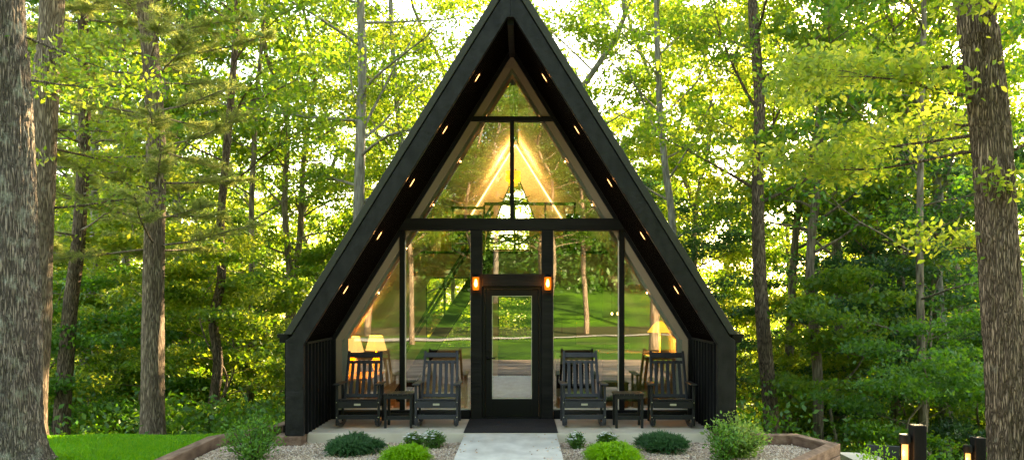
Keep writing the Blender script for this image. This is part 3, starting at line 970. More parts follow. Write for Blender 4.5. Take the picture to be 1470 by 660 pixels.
# wall sconces
def sconce(x, label):
    o = empty('wall_sconce', (x, YW - .146, 2.14), label=label, cat='wall lantern', group='lanterns on the door posts')
    g = MB(); g.box(-.045, .045, -.012, 0, .02, .30); g.build('back_plate', M['black_paint'], o, bevel=.004)
    g = MB(); g.lathe([(.03, .285), (.062, .25), (.062, .235)], 20, (0, -.085, 0)); g.box(-.01, .01, -.09, -.01, .262, .285); g.build('cap', M['black_paint'], o)
    g = MB(); g.lathe([(.05, .02), (.054, .06), (.054, .234)], 20, (0, -.085, 0)); g.f = g.f[:-2]; g.build('glass_shade', M['glass_amber'], o, smooth=True)
    g = MB(); g.lathe([(.01, .20), (.02, .17), (.028, .13), (.024, .09), (.006, .07)][::-1], 16, (0, -.085, 0)); g.build('bulb', M['bulb'], o, smooth=True)
    g = MB()
    for k in range(4):
        a_ = k * 1.571 + .785
        g.tube([(.058 * math.cos(a_), -.085 + .058 * math.sin(a_), .01), (.058 * math.cos(a_), -.085 + .058 * math.sin(a_), .236)], .0035, 5)
    g.lathe([(.06, 0), (.06, .012)], 20, (0, -.085, 0))
    g.build('cage', M['black_paint'], o)
    point_light('sconce_light', (0, -.17, .12), .5, (1, .45, .14), .03, o)
    return o
sconce(-.598, 'lit glass lantern on the post left of the door')
sconce(.598, 'lit glass lantern on the post right of the door')

# recessed soffit lights
names = ['topmost', 'second from the top', 'middle', 'second from the bottom', 'lowest']
for s_ in (-1, 1):
    for k, z in enumerate((5.38, 4.585, 3.78, 2.975, 2.15)):
        x = s_ * (hx(z, 6.215) - .004)
        nrm = Vector((-s_, 0, -S)).normalized()
        o = empty('soffit_light', (x, 13.08, z), label='small warm recessed light, %s of five in the %s soffit' % (names[k], 'left' if s_ < 0 else 'right'), cat='recessed light', group='recessed lights in the porch soffit')
        tu = Vector((-s_ * S, 0, 1)).normalized()
        tv = Vector((0, 1, 0))
        for nm_, a1_, b1_, n0_, n1_, mm_ in (('trim_ring', .095, .045, -.004, .006, M['black_paint']), ('lens', .066, .022, -.002, .009, M['can'])):
            g = MB()
            nn_ = 24
            vs_ = [tu * a1_ * math.cos(q_ * 2 * math.pi / nn_) + tv * b1_ * math.sin(q_ * 2 * math.pi / nn_) + nrm * h_ for h_ in (n0_, n1_) for q_ in range(nn_)]
            g.add(vs_, [tuple(range(nn_)), tuple(range(nn_, 2 * nn_))] + [(q_, (q_ + 1) % nn_, nn_ + (q_ + 1) % nn_, nn_ + q_) for q_ in range(nn_)])
            g.build(nm_, mm_, o)
        point_light('soffit_glow', nrm * .045, .10, (1, .45, .18), .015, o)

# ------------------------------------------------------------------ porch furniture
def arc_board(mbx, x0, x1, pts, th):
    n = len(pts)
    vs = []
    for x in (x0, x1):
        for (y, z) in pts: vs.append((x, y, z))
        for (y, z) in pts: vs.append((x, y, z + th))
    b = 2 * n
    fs = []
    for i in range(n - 1):
        fs += [(i, i + 1, n + i + 1, n + i), (b + i, b + n + i, b + n + i + 1, b + i + 1), (i, b + i, b + i + 1, i + 1), (n + i, n + i + 1, b + n + i + 1, b + n + i)]
    fs += [(0, n, b + n, b), (n - 1, b + n - 1, b + 2 * n - 1, 2 * n - 1)]
    mbx.add(vs, fs)

def rocking_chair(x, y, rz, label, m):
    o = empty('rocking_chair', (x, y, 0.0), rz, label=label, cat='rocking chair', group='rocking chairs on the porch')
    for s_ in (-1, 1):
        g = MB()
        pts = []
        for k in range(13):
            t = -1 + k / 6
            yy = t * .44
            pts.append((yy, .004 + .085 * t * t + (.03 if k == 0 else 0)))
        arc_board(g, s_ * .292 - .018, s_ * .292 + .018, pts, .055)
        g.build('rocker', m, o, bevel=.006)
        g = MB(); g.beam((s_ * .322, -.30, .05), (s_ * .322, -.285, .665), .034, .065, up=(0, 1, 0)); g.build('front_leg', m, o, bevel=.005)
        g = MB(); g.beam((s_ * .322, .24, .05), (s_ * .322, .20, .665), .034, .06, up=(0, 1, 0)); g.build('rear_leg', m, o, bevel=.005)
        g = MB(); g.beam((s_ * .318, -.40, .688), (s_ * .318, .30, .672), .105, .026); g.build('armrest', m, o, bevel=.008)
        g = MB(); g.beam((s_ * .285, .12, .30), (s_ * .262, .52, 1.15), .040, .055, up=(0, 1, 0)); g.build('back_post', m, o, bevel=.005)
        g = MB(); g.beam((s_ * .285, -.32, .40), (s_ * .285, .22, .335), .03, .10); g.build('side_rail', m, o, bevel=.004)
    def bk(t): # point on the inclined back
        return (.12 + .40 * t, .30 + .85 * t)
    for t, hgt in ((.93, .085), (.80, .045), (.185, .06)):
        y_, z_ = bk(t)
        g = MB(); g.beam((-.27, y_, z_), (.27, y_, z_), .024, hgt, up=(0, .43, .9)); g.build('back_rail', m, o, bevel=.004)
    for k in range(5):
        xx = (k - 2) * .098
        a_, b_ = bk(.20), bk(.80)
        g = MB(); g.beam((xx, a_[0] - .004, a_[1]), (xx * .95, b_[0] - .004, b_[1]), .052, .018, up=(0, 1, 0)); g.build('back_slat', m, o, bevel=.003)
    for k in range(6):
        yy = -.33 + k * .088
        zz = .455 - k * .014
        g = MB(); g.beam((-.30, yy, zz), (.30, yy, zz), .074, .02); g.build('seat_slat', m, o, bevel=.004)
    g = MB(); g.box(-.304, .304, -.355, -.328, .325, .430); sr = g.build('seat_rail', m, o, bevel=.004)
    g = MB(); g.box(-.05, .05, -.361, -.3555, .365, .395); g.build('name_plate', M['plate'], sr)
    g = MB(); g.box(-.304, .304, -.305, -.28, .145, .215); g.build('stretcher', m, o, bevel=.004)
    g = MB(); g.box(-.304, .304, .225, .25, .16, .21); g.build('stretcher', m, o, bevel=.004)
    for s_ in (-1, 1):
        for (yy, zz) in ((-.335, .41), (-.335, .18)):
            g = MB(); g.lathe([(.009, 0), (.009, .004)], 10); g.v = [(s_ * .322 + a_, yy - c_, zz + b_) for a_, b_, c_ in g.v]
            g.build('bolt', M['plate'], o)
    return o
rocking_chair(-2.39, 13.62, R(2), 'black slatted rocking chair at the far left of the porch', M['poly'])
rocking_chair(-1.16, 13.64, R(0), 'slate black rocking chair between the left side table and the door', M['slate_poly'])
rocking_chair(1.13, 13.64, R(1), 'slate black rocking chair between the door and the right side table', M['slate_poly'])
rocking_chair(2.52, 13.60, R(-3), 'black slatted rocking chair at the far right of the porch', M['poly'])

def side_table(x, y, label):
    o = empty('side_table', (x, y, 0.0), label=label, cat='side table', group='side tables on the porch')
    for k in range(6):
        g = MB(); g.box(-.235 + k * .079, -.235 + k * .079 + .073, -.22, .22, .515, .537); g.build('top_slat', M['poly'], o, bevel=.003)
    for y_ in (-.19, .19):
        g = MB(); g.box(-.2, .2, y_ - .01, y_ + .01, .455, .513); g.build('apron', M['poly'], o)
    for sx_ in (-1, 1):
        for sy_ in (-1, 1):
            g = MB(); g.box(sx_ * .2 - .02, sx_ * .2 + .02, sy_ * .175 - .02, sy_ * .175 + .02, 0, .513); g.build('leg', M['poly'], o, bevel=.003)
    for y_ in (-.175, .175):
        g = MB(); g.box(-.18, .18, y_ - .01, y_ + .01, .13, .19); g.build('stretcher', M['poly'], o, bevel=.003)
    return o
side_table(-1.76, 13.55, 'small black slatted side table between the two left rocking chairs')
side_table(1.84, 13.55, 'small black slatted side table between the two right rocking chairs')

# ------------------------------------------------------------------ foliage tools
def unit(v):
    return v / np.maximum(np.linalg.norm(v, axis=-1, keepdims=True), 1e-9)

def leaf_arrays(P, size, rg, up=.45, wid=.55, var=.35, six=False, dirs=None):
    n = len(P)
    nr = unit(rg.normal(0, 1, (n, 3)) + np.array([0, 0, up]))
    t = rg.normal(0, 1, (n, 3)) if dirs is None else dirs + rg.normal(0, .45, (n, 3))
    t = unit(t - nr * (t * nr).sum(-1, keepdims=True))
    b = np.cross(nr, t)
    L = (size * rg.uniform(1 - var, 1 + var, n))[:, None]
    w = L * wid
    if six:
        vs = [P - t * L * .5, P - t * L * .15 + b * w * .5 + nr * w * .16, P + t * L * .2 + b * w * .38 + nr * w * .14, P + t * L * .55 - nr * L * .05,
              P + t * L * .2 - b * w * .38 + nr * w * .14, P - t * L * .15 - b * w * .5 + nr * w * .16]
        V = np.stack(vs, 1).reshape(-1, 3)
        Fc = (np.array([(0, 1, 2, 3), (0, 3, 4, 5)])[None] + (np.arange(n) * 6)[:, None, None]).reshape(-1, 4)
    else:
        vs = [P - t * L * .5, P + b * w * .5 + nr * w * .18, P + t * L * .5, P - b * w * .5 + nr * w * .18]
        V = np.stack(vs, 1).reshape(-1, 3)
        Fc = (np.array([(0, 1, 2, 3)])[None] + (np.arange(n) * 4)[:, None, None]).reshape(-1, 4)
    return V, Fc

def path_at(path, z):
    for i in range(len(path) - 1):
        if path[i].z <= z <= path[i + 1].z:
            t = (z - path[i].z) / max(1e-6, path[i + 1].z - path[i].z)
            return path[i].lerp(path[i + 1], t), i + t
    return path[-1].copy(), len(path) - 1

def refine(path, rad, n, rg, wob):
    """catmull-rom resample"""
    P = [path[0]] + list(path) + [path[-1]]
    out, ro = [], []
    for i in range(len(path) - 1):
        p0, p1, p2, p3 = P[i], P[i + 1], P[i + 2], P[i + 3]
        for k in range(n):
            t = k / n
            q = .5 * ((2 * p1) + (p2 - p0) * t + (2 * p0 - 5 * p1 + 4 * p2 - p3) * t * t + (3 * p1 - p0 - 3 * p2 + p3) * t ** 3)
            out.append(q + Vector((rg.normal(0, wob), rg.normal(0, wob), 0)))
            ro.append(rad[i] + (rad[i + 1] - rad[i]) * t)
    out.append(path[-1].copy()); ro.append(rad[-1])
    return out, ro

def grow(path, rad, rg, z0, z1, nb, spread, leaf_n, size, up=1.0, thick=.34, rise=.35, flat=.28, cl=.5, subs=5, az_bias=None, droop=0.0):
    """returns branch MB and leaf centres for a broadleaf tree; path in local space"""
    g = MB()
    pts = []
    for k in range(nb):
        u = (k + rg.uniform(0, 1)) / nb
        z = z0 + (z1 - z0) * u
        p, idx = path_at(path, z)
        r0 = max(.012, thick * rad[min(int(idx), len(rad) - 1)])
        az = k * 2.4 + rg.uniform(-.6, .6)
        if az_bias is not None and rg.uniform() < .5: az = az_bias + rg.uniform(-.8, .8)
        L = spread * (1 - .55 * abs(u - .35)) * rg.uniform(.65, 1.15)
        el = rise + rg.uniform(-.2, .3)
        bp_ = [p]
        d = Vector((math.cos(az) * math.cos(el), math.sin(az) * math.cos(el), math.sin(el)))
        q = p.copy()
        ns = 6
        for j in range(ns):
            d = (d + Vector((rg.normal(0, .13), rg.normal(0, .13), rg.normal(0, .08) - droop))).normalized()
            q = q + d * (L / ns)
            bp_.append(q.copy())
        g.tube(bp_, [r0 * (1 - .85 * j / ns) for j in range(ns + 1)], 6, False)
        for s_ in range(subs):
            t = rg.uniform(.25, 1.0) * ns
            i = min(int(t), ns - 1)
            b0 = bp_[i].lerp(bp_[i + 1], t - i)
            dd_ = (bp_[i + 1] - bp_[i]).normalized()
            sg = 1 if s_ % 2 else -1
            side = dd_.cross(Vector((0, 0, 1))).normalized() * sg
            e = (dd_ * rg.uniform(.4, 1.0) + side * rg.uniform(.3, 1.0) + Vector((0, 0, rg.uniform(-.15, .35)))).normalized()
            l2 = L * rg.uniform(.25, .5)
            m1 = b0 + e * l2 * .5 + Vector((0, 0, rg.uniform(-.05, .1)))
            m2 = b0 + e * l2
            g.tube([b0, m1, m2], [r0 * .32, r0 * .2, .004], 4, False)
            for c in (m1, b0.lerp(m2, .78), m2):
                pts.append((c, cl * rg.uniform(.6, 1.3)))
    per = max(6, int(leaf_n / max(1, len(pts))))
    cen = np.array([tuple(c) for c, _ in pts])
    rr = np.array([r for _, r in pts])
    P = np.repeat(cen, per, 0) + rg.normal(0, 1, (len(pts) * per, 3)) * np.repeat(rr, per)[:, None] * np.array([.75, .75, flat])
    return g, P

def make_tree(name, label, cat, group, base, path, rad, bark, leafm, seed, crown, size=.13, six=False, flare=0.0, sides=14, up=.45, wob=.0, fine=4):
    rg = np.random.default_rng(seed)
    o = empty(name, tuple(base), label=label, cat=cat, group=group)
    loc = [Vector(p) - Vector(base) for p in path]
    lp_, lr = refine(loc, rad, fine, rg, wob)
    g = MB()
    if flare:
        g2 = []
        for p, r in zip(lp_, lr): g2.append(r * (1 + flare * math.exp(-max(0, p.z - .02) / .22)))
        lr = g2
    g.tube(lp_, lr, sides, True)
    if sides > 20:
        vs = []
        nr_ = sides
        for i, v in enumerate(g.v):
            ring, k = divmod(i, nr_)
            c = lp_[ring]
            a_ = 2 * math.pi * k / nr_
            z = c.z
            f = 1 + .035 * math.sin(3 * a_ + z * 1.3) + .03 * math.sin(5 * a_ - z * 2.1) + .02 * math.sin(9 * a_ + 3 * z)
            if sides > 100:
                rr_ = lr[ring]
                q_ = Vector((math.cos(a_) * rr_ * 22, math.sin(a_) * rr_ * 22, z * 3.2))
                n1 = mnoise.noise(q_); n2_ = mnoise.noise(q_ * 2.3)
                f += (.014 * (1 - 3.2 * abs(n1)) + .007 * (1 - 3 * abs(n2_))) / max(.05, rr_)
            f += .28 * flare * math.exp(-max(0, z) / .25) * math.sin(5 * a_ + 1)
            vs.append(tuple(c + (Vector(v) - c) * f))
        g.v = vs
    allp = []
    if crown:
        for c in crown:
            c = dict(c)
            gg, P = grow(lp_, lr, rg, **c)
            g.add(gg.v, gg.f)
            allp.append(P)
    g.build('trunk', bark, o, smooth=True)
    if allp:
        P = np.concatenate(allp)
        V, Fc = leaf_arrays(P, size, rg, up=up, six=six)
        np_obj('crown', V, Fc, leafm, o)
    return o

# ------------------------------------------------------------------ named trees, placed from the photograph
def px_path(pts, d, htop, base_z=None):
    P = [W(X, Y, d) for X, Y in pts]
    gz = terr(P[0].x, P[0].y) - .15
    b = P[0].copy(); b.z = gz
    if P[0].z > gz + .3:
        dirv = (P[0] - P[1]); dirv = dirv / max(.01, -dirv.z)
        b.x = P[0].x + dirv.x * min(2.0, (P[0].z - gz)) * .3
        P = [b] + P
    top = P[-1] + (P[-1] - P[-2]).normalized() * 1.0
    dirv = (P[-1] - P[-2]).normalized(); dirv = (dirv + Vector((0, 0, 1.2))).normalized()
    P.append(P[-1] + dirv * max(1.0, (htop - P[-1].z)))
    return b, P

def taper(P, r0, r1):
    z0, z1 = P[0].z, P[-1].z
    return [r0 + (r1 - r0) * ((p.z - z0) / (z1 - z0)) ** .8 for p in P]

def named(name, label, pts, d, w_px, htop, bark, leafm, seed, crown, **k):
    b, P = px_path(pts, d, htop)
    r0 = w_px * d / F / 2
    o = make_tree(name, label, k.pop('cat', 'tree'), k.pop('group', None), b, P, taper(P, r0 * 1.08, k.pop('rtop', .25) * r0), M[bark], M[leafm], seed, crown, **k)
    return o

def cr(z0, z1, nb, spread, leaf_n, size=.13, **k):
    return dict(z0=z0, z1=z1, nb=nb, spread=spread, leaf_n=leaf_n, size=size, **k)

named('oak_tree', 'massive grey oak trunk with rough bark filling the far left edge', [(27, 640), (25, 500), (22, 300), (14, 100), (6, -40)], 11.3, 60, 15, 'bark_oak', 'leaf', 11,
      [cr(5.0, 6.3, 5, 1.8, 1300, cl=.3, rise=.05, thick=.1), cr(8, 15, 16, 5.0, 9000)], flare=.95, sides=128, size=.085, six=True, fine=50, rtop=.5)
named('maple_tree', 'sunlit reddish trunk leaning right just behind the massive left oak', [(44, 600), (52, 420), (60, 250), (67, 100), (76, -30)], 14.2, 42, 16, 'bark_sun_tint', 'leaf_yellow', 12,
      [cr(3.7, 6.4, 7, 2.2, 2600, cl=.32, az_bias=-.2, rise=0.0, thick=.12), cr(7.5, 16, 16, 4.5, 9000)], flare=.3, sides=32, size=.09, six=True, fine=8, rtop=.5)
pine_a_args = ([(88, 612), (100, 450), (112, 350), (121, 200), (120, 60), (118, -50)], 17.5, 17)
pine_a = named('pine_tree', 'dark slim pine leaning right at the left rim of the lawn', *pine_a_args[:2], 23, 17, 'bark_brown', 'leaf', 13,
      None, sides=20, flare=.3, fine=8)
pine_b_args = ([(220, 612), (219, 480), (222, 330), (224, 200), (214, 60), (205, -60)], 16.3, 18)
pine_b = named('pine_tree', 'thick upright pine with feathery level limbs at the middle of the lawn edge', *pine_b_args[:2], 32, 18, 'bark_sun_tint', 'leaf', 14,
      None, sides=32, flare=.35, fine=8, rtop=.4)
named('crooked_tree', 'crooked slender trunk between the thick lawn edge trunk and the cabin', [(302, 610), (313, 520), (306, 460), (318, 400), (316, 330), (324, 230), (338, 60), (342, -60)], 19.5, 15, 17, 'bark_brown', 'leaf', 15,
      [cr(6.0, 20, 26, 3.6, 14000)], sides=16, flare=.3)
named('slim_tree', 'slim straight trunk in the woods just left of the cabin eave', [(360, 530), (362, 420), (361, 300), (368, 150), (380, 0)], 27, 11, 19, 'bark_far', 'leaf', 16,
      [cr(7.0, 24, 26, 4.2, 15000)], sides=12)
named('forked_oak_tree', 'tall grey trunk forking high above the left roof slope', [(512, 480), (515, 300), (518, 180), (520, 80), (517, -30)], 25, 21, 21, 'bark_pale', 'leaf', 17,
      [cr(7.0, 24, 26, 4.6, 15000), cr(9.2, 9.8, 2, 5.0, 600, rise=1.1)], sides=16)
named('twin_oak_tree', 'grey trunk close against the upper left roof slope', [(590, 400), (584, 250), (574, 190), (566, 100), (560, -20)], 29, 13, 21, 'bark_pale', 'leaf_yellow', 18,
      [cr(8.0, 26, 26, 4.6, 15000)], sides=12)
named('forked_birch_tree', 'pale trunk with rising forks above the upper right roof slope', [(968, 480), (966, 330), (955, 240), (947, 150), (943, 40), (942, -40)], 27, 14, 22, 'bark_pale', 'leaf', 19,
      [cr(7.0, 25, 28, 4.8, 15000, rise=.6)], sides=14)
named('tall_hickory_tree', 'tall straight trunk right of the cabin reaching the top of the view', [(1107, 600), (1098, 500), (1090, 380), (1088, 260), (1090, 140), (1081, 20), (1080, -50)], 21, 23, 20, 'bark_brown', 'leaf', 20,
      [cr(6.5, 22, 24, 4.4, 13000, rise=.4)], sides=20, fine=6)
named('curved_tree', 'thin curving dark trunk beside the tall straight trunk right of the cabin', [(1131, 600), (1134, 480), (1142, 340), (1156, 250), (1176, 170), (1185, 60), (1188, -40)], 25, 14, 19, 'bark_far', 'leaf_yellow', 21,
      [cr(7.0, 22, 26, 4.4, 14000)], sides=14)
named('v_forked_tree', 'V forked trunk amid the right hand woods', [(1238, 560), (1240, 430), (1244, 380), (1258, 300), (1262, 200)], 33, 14, 19, 'bark_far', 'leaf_yellow', 22,
      [cr(6.5, 24, 26, 4.8, 15000, rise=.8)], sides=12)
named('dark_slender_tree', 'dark slender trunk rising behind the near lantern post', [(1325, 610), (1322, 480), (1320, 350), (1322, 200), (1326, 40), (1326, -40)], 19.5, 13, 17, 'bark_far', 'leaf_deep', 23,
      [cr(3.0, 18, 24, 3.6, 13000, droop=.03)], sides=14)
named('leaning_oak_tree', 'massive brown oak trunk leaning left at the far right edge', [(1452, 700), (1446, 560), (1436, 400), (1424, 230), (1408, 60), (1398, -60)], 10.2, 52, 15, 'bark_brown', 'leaf_yellow', 24,
      [cr(3.4, 4.2, 3, 1.2, 420, cl=.22, az_bias=2.6, thick=.06), cr(4.6, 6.4, 8, 2.8, 6500, cl=.36, az_bias=2.6, thick=.12, rise=.1), cr(7.5, 15, 16, 5.0, 9000)], flare=.3, sides=128, size=.085, six=True, fine=50, rtop=.75)

# ------------------------------------------------------------------ feathery pine limbs on two of the edge trees
def pine_limbs(o, path, h, seed, zb0=3.2, spread=3.0):
    rg = np.random.default_rng(seed)
    g = MB()
    cs_, ds_ = [], []
    z = zb0
    k = 0
    while z < h - .5:
        for j in range(4):
            az = k * 1.1 + j * 1.571 + rg.uniform(-.35, .35)
            L = spread * (1 - .6 * (z - zb0) / (h - zb0)) * rg.uniform(.6, 1.1)
            p, _ = path_at(path, z + rg.uniform(-.1, .1))
            d = Vector((math.cos(az), math.sin(az), rg.uniform(-.05, .12))).normalized()
            bp_ = [p]
            q = p
            for s_ in range(6):
                d = (d + Vector((rg.normal(0, .06), rg.normal(0, .06), rg.normal(0, .05) + .015))).normalized()
                q = q + d * (L / 6)
                bp_.append(q.copy())
            g.tube(bp_, [.024 * (1 - .8 * s_ / 6) for s_ in range(7)], 5, False)
            for s_ in range(26):
                t = rg.uniform(.3, 1.0) * 6
                i = min(int(t), 5)
                b0 = bp_[i].lerp(bp_[i + 1], t - i)
                dd_ = (bp_[i + 1] - bp_[i]).normalized()
                side = dd_.cross(Vector((0, 0, 1))).normalized() * (1 if s_ % 2 else -1)
                e = (dd_ * rg.uniform(.5, 1) + side * rg.uniform(.2, 1) + Vector((0, 0, rg.uniform(-.1, .3)))).normalized()
                l2 = rg.uniform(.2, .65) * (1.2 - t / 8)
                g.tube([b0, b0 + e * l2], [.006, .003], 3, False)
                for u in np.linspace(.35, 1, 4):
                    cs_.append(tuple(b0 + e * l2 * float(u))); ds_.append(tuple(e))
        z += rg.uniform(.45, .75)
        k += 1
    g.build('limbs', M['bark_far'], o, smooth=True)
    per = 20
    P = np.repeat(np.array(cs_), per, 0); D = np.repeat(np.array(ds_), per, 0)
    n = len(P)
    dr = unit(D * .6 + rg.normal(0, .6, (n, 3)))
    L = rg.uniform(.08, .15, n)[:, None]
    s_ = unit(np.cross(dr, rg.normal(0, 1, (n, 3)))) * .0055
    V = np.stack([P - s_, P + s_, P + dr * L], 1).reshape(-1, 3)
    np_obj('needles', V, np.arange(n * 3).reshape(-1, 3), M['needle'], o)
def loc_path(o, pts, d, htop):
    b, P = px_path(pts, d, htop)
    return [p - b for p in P]
pine_limbs(pine_a, loc_path(pine_a, *pine_a_args), 15, 31, 4.0, 2.7)
pine_limbs(pine_b, loc_path(pine_b, *pine_b_args), 16, 32, 3.9, 3.0)

# ------------------------------------------------------------------ background forest
protos = []
PAR = Vector((0, 0, 0))
def proto_tree(i, h, r, leafm, bark, crown, sides=10, size=.17, up=.4):
    rg = np.random.default_rng(100 + i)
    path = [Vector((rg.normal(0, .25) * k / 3, rg.normal(0, .25) * k / 3, h * k / 7)) for k in range(8)]
    return make_tree('forest_tree', 'slender leafy tree standing among the woods behind the cabin', 'tree', 'background forest trees', (0, 0, 0), path, [r * (1 - .8 * k / 7) for k in range(8)],
                     M[bark], M[leafm], 100 + i, crown, sides=sides, size=size, up=up)
protos.append(proto_tree(0, 21, .19, 'leaf', 'bark_far', [cr(6, 21, 28, 4.4, 17000, cl=.4)]))
protos.append(proto_tree(1, 19, .16, 'leaf_yellow', 'bark_far', [cr(5, 19, 28, 4.2, 17000, cl=.4)]))
protos.append(proto_tree(2, 22, .22, 'leaf', 'bark_pale', [cr(7, 22, 28, 5.0, 17000, cl=.4, rise=.55)]))
protos.append(proto_tree(3, 17, .13, 'leaf_deep', 'bark_far', [cr(3.5, 17, 28, 3.6, 17000, cl=.4, droop=.03)]))
rgp = random.Random(77)
spots = []
# (x range per depth) hand-jittered rows, leaving the sky gaps of the photograph more open
for d, xs in ((30, (-140, 60, 200, 420, 640, 860, 1020, 1190, 1330, 1520)),
              (37, (-60, 130, 290, 470, 700, 800, 980, 1110, 1290, 1420, 1560)),
              (45, (-20, 60, 220, 340, 560, 760, 900, 1050, 1220, 1360, 1480)),
              (55, (0, 110, 180, 300, 400, 500, 620, 730, 850, 930, 1010, 1150, 1240, 1330, 1440))):
    for X in xs:
        Xj = X + rgp.uniform(-22, 22)
        dj = d + rgp.uniform(-3, 3)
        p = W(Xj, 432, dj)
        if not (d < 50 and 590 < X < 890): spots.append((p.x, dj, X))
spots += [(W(604, 0, 33).x, 33, 600), (W(655, 0, 41).x, 41, 650), (W(858, 0, 31).x, 31, 860), (W(800, 0, 44).x, 44, 800), (W(560, 0, 36).x, 36, 560), (W(905, 0, 38).x, 38, 905)]
used = set()
for i, (x, y, X) in enumerate(spots):
    k = i % 3
    if X > 1080 and i % 2 == 0: k = 3
    if k not in used:
        o = protos[k]; used.add(k)
    else:
        o = copy_tree(protos[k])
    side_ = 'left of' if X < 560 else ('right of' if X > 900 else 'behind')
    o['label'] = '%s forest tree in the woods %s the cabin' % (('slender green leafed', 'yellow green leafed', 'broad crowned pale barked', 'deep green leafed')[k], side_)
    o['group'] = '%s forest trees %s the cabin' % (('slender', 'yellow green', 'pale barked', 'deep green')[k], side_)
    o.location = (x, y, terr(x, y) - .1)
    s_ = rgp.uniform(.82, 1.05)
    o.scale = (s_, s_, s_)
    o.rotation_euler.z = rgp.uniform(0, 6.28)

# slim trunks standing in front of the understory right of the cabin
for i, (X, d, s_) in enumerate(((1172, 22, .8), (1206, 26, .9), (1285, 24, .75), (1352, 23, .85), (1378, 28, .9), (128, 24, .8), (168, 26, .9), (262, 27, .8), (408, 29, .8))):
    o = copy_tree(protos[(0, 2, 0, 2)[i % 4]])
    p = W(X, 432, d)
    o['label'] = 'slim bare stemmed tree standing in front of the understory %s the cabin' % ('right of' if X > 735 else 'left of')
    o['group'] = 'slim bare stemmed trees %s the cabin' % ('right of' if X > 735 else 'left of')
    o.location = (p.x, d, terr(p.x, d) - .1)
    o.scale = (s_, s_, .95)
    o.rotation_euler.z = i * 2.1
# understory saplings
def sapling(i, h, leafm, leaf_n, spread, size=.12, flat=.22, z0=.5, nb=16, nm='sapling', lab='leafy young tree filling the shaded understory', cat='sapling', grp='understory saplings', up=.6):
    rg = np.random.default_rng(200 + i)
    path = [Vector((rg.normal(0, .12) * k, rg.normal(0, .12) * k, h * k / 5)) for k in range(6)]
    return make_tree(nm, lab, cat, grp, (0, 0, 0), path, [.045 * (1 - .8 * k / 5) for k in range(6)], M['bark_far'], M[leafm], 200 + i,
                     [cr(z0, h, nb, spread, leaf_n, rise=.15, flat=flat, cl=.34)], sides=7, size=size, up=up)
sp_ = [sapling(0, 5.2, 'leaf', 12000, 2.2), sapling(1, 4.2, 'leaf_deep', 12500, 2.3), sapling(2, 6.5, 'leaf_yellow', 12000, 2.4), sapling(3, 7.5, 'hemlock', 20000, 2.6, size=.10, flat=.16, z0=.8, nb=26),
       sapling(4, 3.0, 'leaf_deep', 12000, 1.9, z0=.2)]
rows = []
for d, step, k0, k1 in ((19.5, 120, 70, 380), (22.5, 85, 60, 430), (26, 75, 20, 460), (31, 75, -10, 520), (39, 90, 0, 560)):
    X = k0
    while X < k1:
        rows.append((X, d, 'L')); X += step
for d, step, k0, k1 in ((18.0, 175, 1140, 1480), (21.5, 125, 1080, 1500), (24, 85, 1050, 1520), (29, 75, 1010, 1520), (36, 80, 960, 1520), (27, 90, 560, 940), (34, 90, 560, 940)):
    X = k0
    while X < k1:
        rows.append((X, d, 'C' if k0 == 560 else 'R')); X += step
used = set()
for (X, d, sd_) in rows:
    Xj = X + rgp.uniform(-25, 25); dj = d + rgp.uniform(-1.4, 1.4)
    p = W(Xj, 432, dj)
    k = rgp.choice([0, 1, 2, 0, 4, 2]) if sd_ != 'R' else rgp.choice([0, 1, 3, 0, 2, 3, 2])
    if abs(p.x) < 6.4 and dj < 25.5: continue
    if k not in used:
        o = sp_[k]; used.add(k)
    else:
        o = copy_tree(sp_[k])
    side_ = {'L': 'left of', 'R': 'right of', 'C': 'behind'}[sd_]
    kd_ = {0: 'fresh green', 1: 'deep green', 2: 'yellow green', 3: 'dark needled', 4: 'low bushy'}[k]
    o['label'] = '%s sapling in the understory %s the cabin' % (kd_, side_)
    o['group'] = '%s understory saplings %s the cabin' % (kd_, side_)
    o.location = (p.x, dj, terr(p.x, dj) - .05)
    s_ = rgp.uniform(.8, 1.2)
    o.scale = (s_, s_, s_)
    o.rotation_euler.z = rgp.uniform(0, 6.28)

# far wooded slope and the wood behind the viewer
def leaf_mass(name, label, n, boxf, size, m, seed, cl_n=40, cl=(1.6, 1.6, .7)):
    rg = np.random.default_rng(seed)
    nc = n // cl_n
    cen = np.array([boxf(rg) for _ in range(nc)])
    P = np.repeat(cen, cl_n, 0) + rg.normal(0, 1, (nc * cl_n, 3)) * np.array(cl)
    V, Fc = leaf_arrays(P, size, rg, up=.6)
    return tag(np_obj(name, V, Fc, m), label=label, cat='woods', kind='stuff')
def far_box(rg):
    y = rg.uniform(62, 95)
    x = rg.uniform(-75, 75)
    z0 = terr(x, y)
    hh = 17 + 3 * math.sin(x * .21) + 2.5 * math.sin(x * .53 + y)
    return (x, y, z0 + rg.uniform(0, 1) ** .9 * hh)
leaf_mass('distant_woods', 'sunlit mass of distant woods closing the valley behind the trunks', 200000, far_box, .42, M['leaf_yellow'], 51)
def under_box(rg):
    y = rg.uniform(16.5, 60)
    x = rg.uniform(-.75, .75) * y
    if abs(x) < 4.6 and y < 24: x = (5.0 + rg.uniform(0, 3)) * (1 if x > 0 else -1)
    return (x, y, terr(x, y) + rg.uniform(.0, .8))
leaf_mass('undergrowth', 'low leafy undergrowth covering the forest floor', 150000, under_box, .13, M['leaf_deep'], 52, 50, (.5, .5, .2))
def back_box(rg):
    a_ = rg.uniform(-1, 1)
    x = a_ * 60
    y = rg.uniform(-76, -50) + 12 * abs(a_)
    return (x, y, terr(x, max(y, -62)) + rg.uniform(.0, 1) ** 1.5 * (24 + 3 * math.sin(x * .3)))
leaf_mass('woods_behind_viewer', 'dense wood edge reflected in the cabin glass', 420000, back_box, .5, M['leaf_deep'], 53)
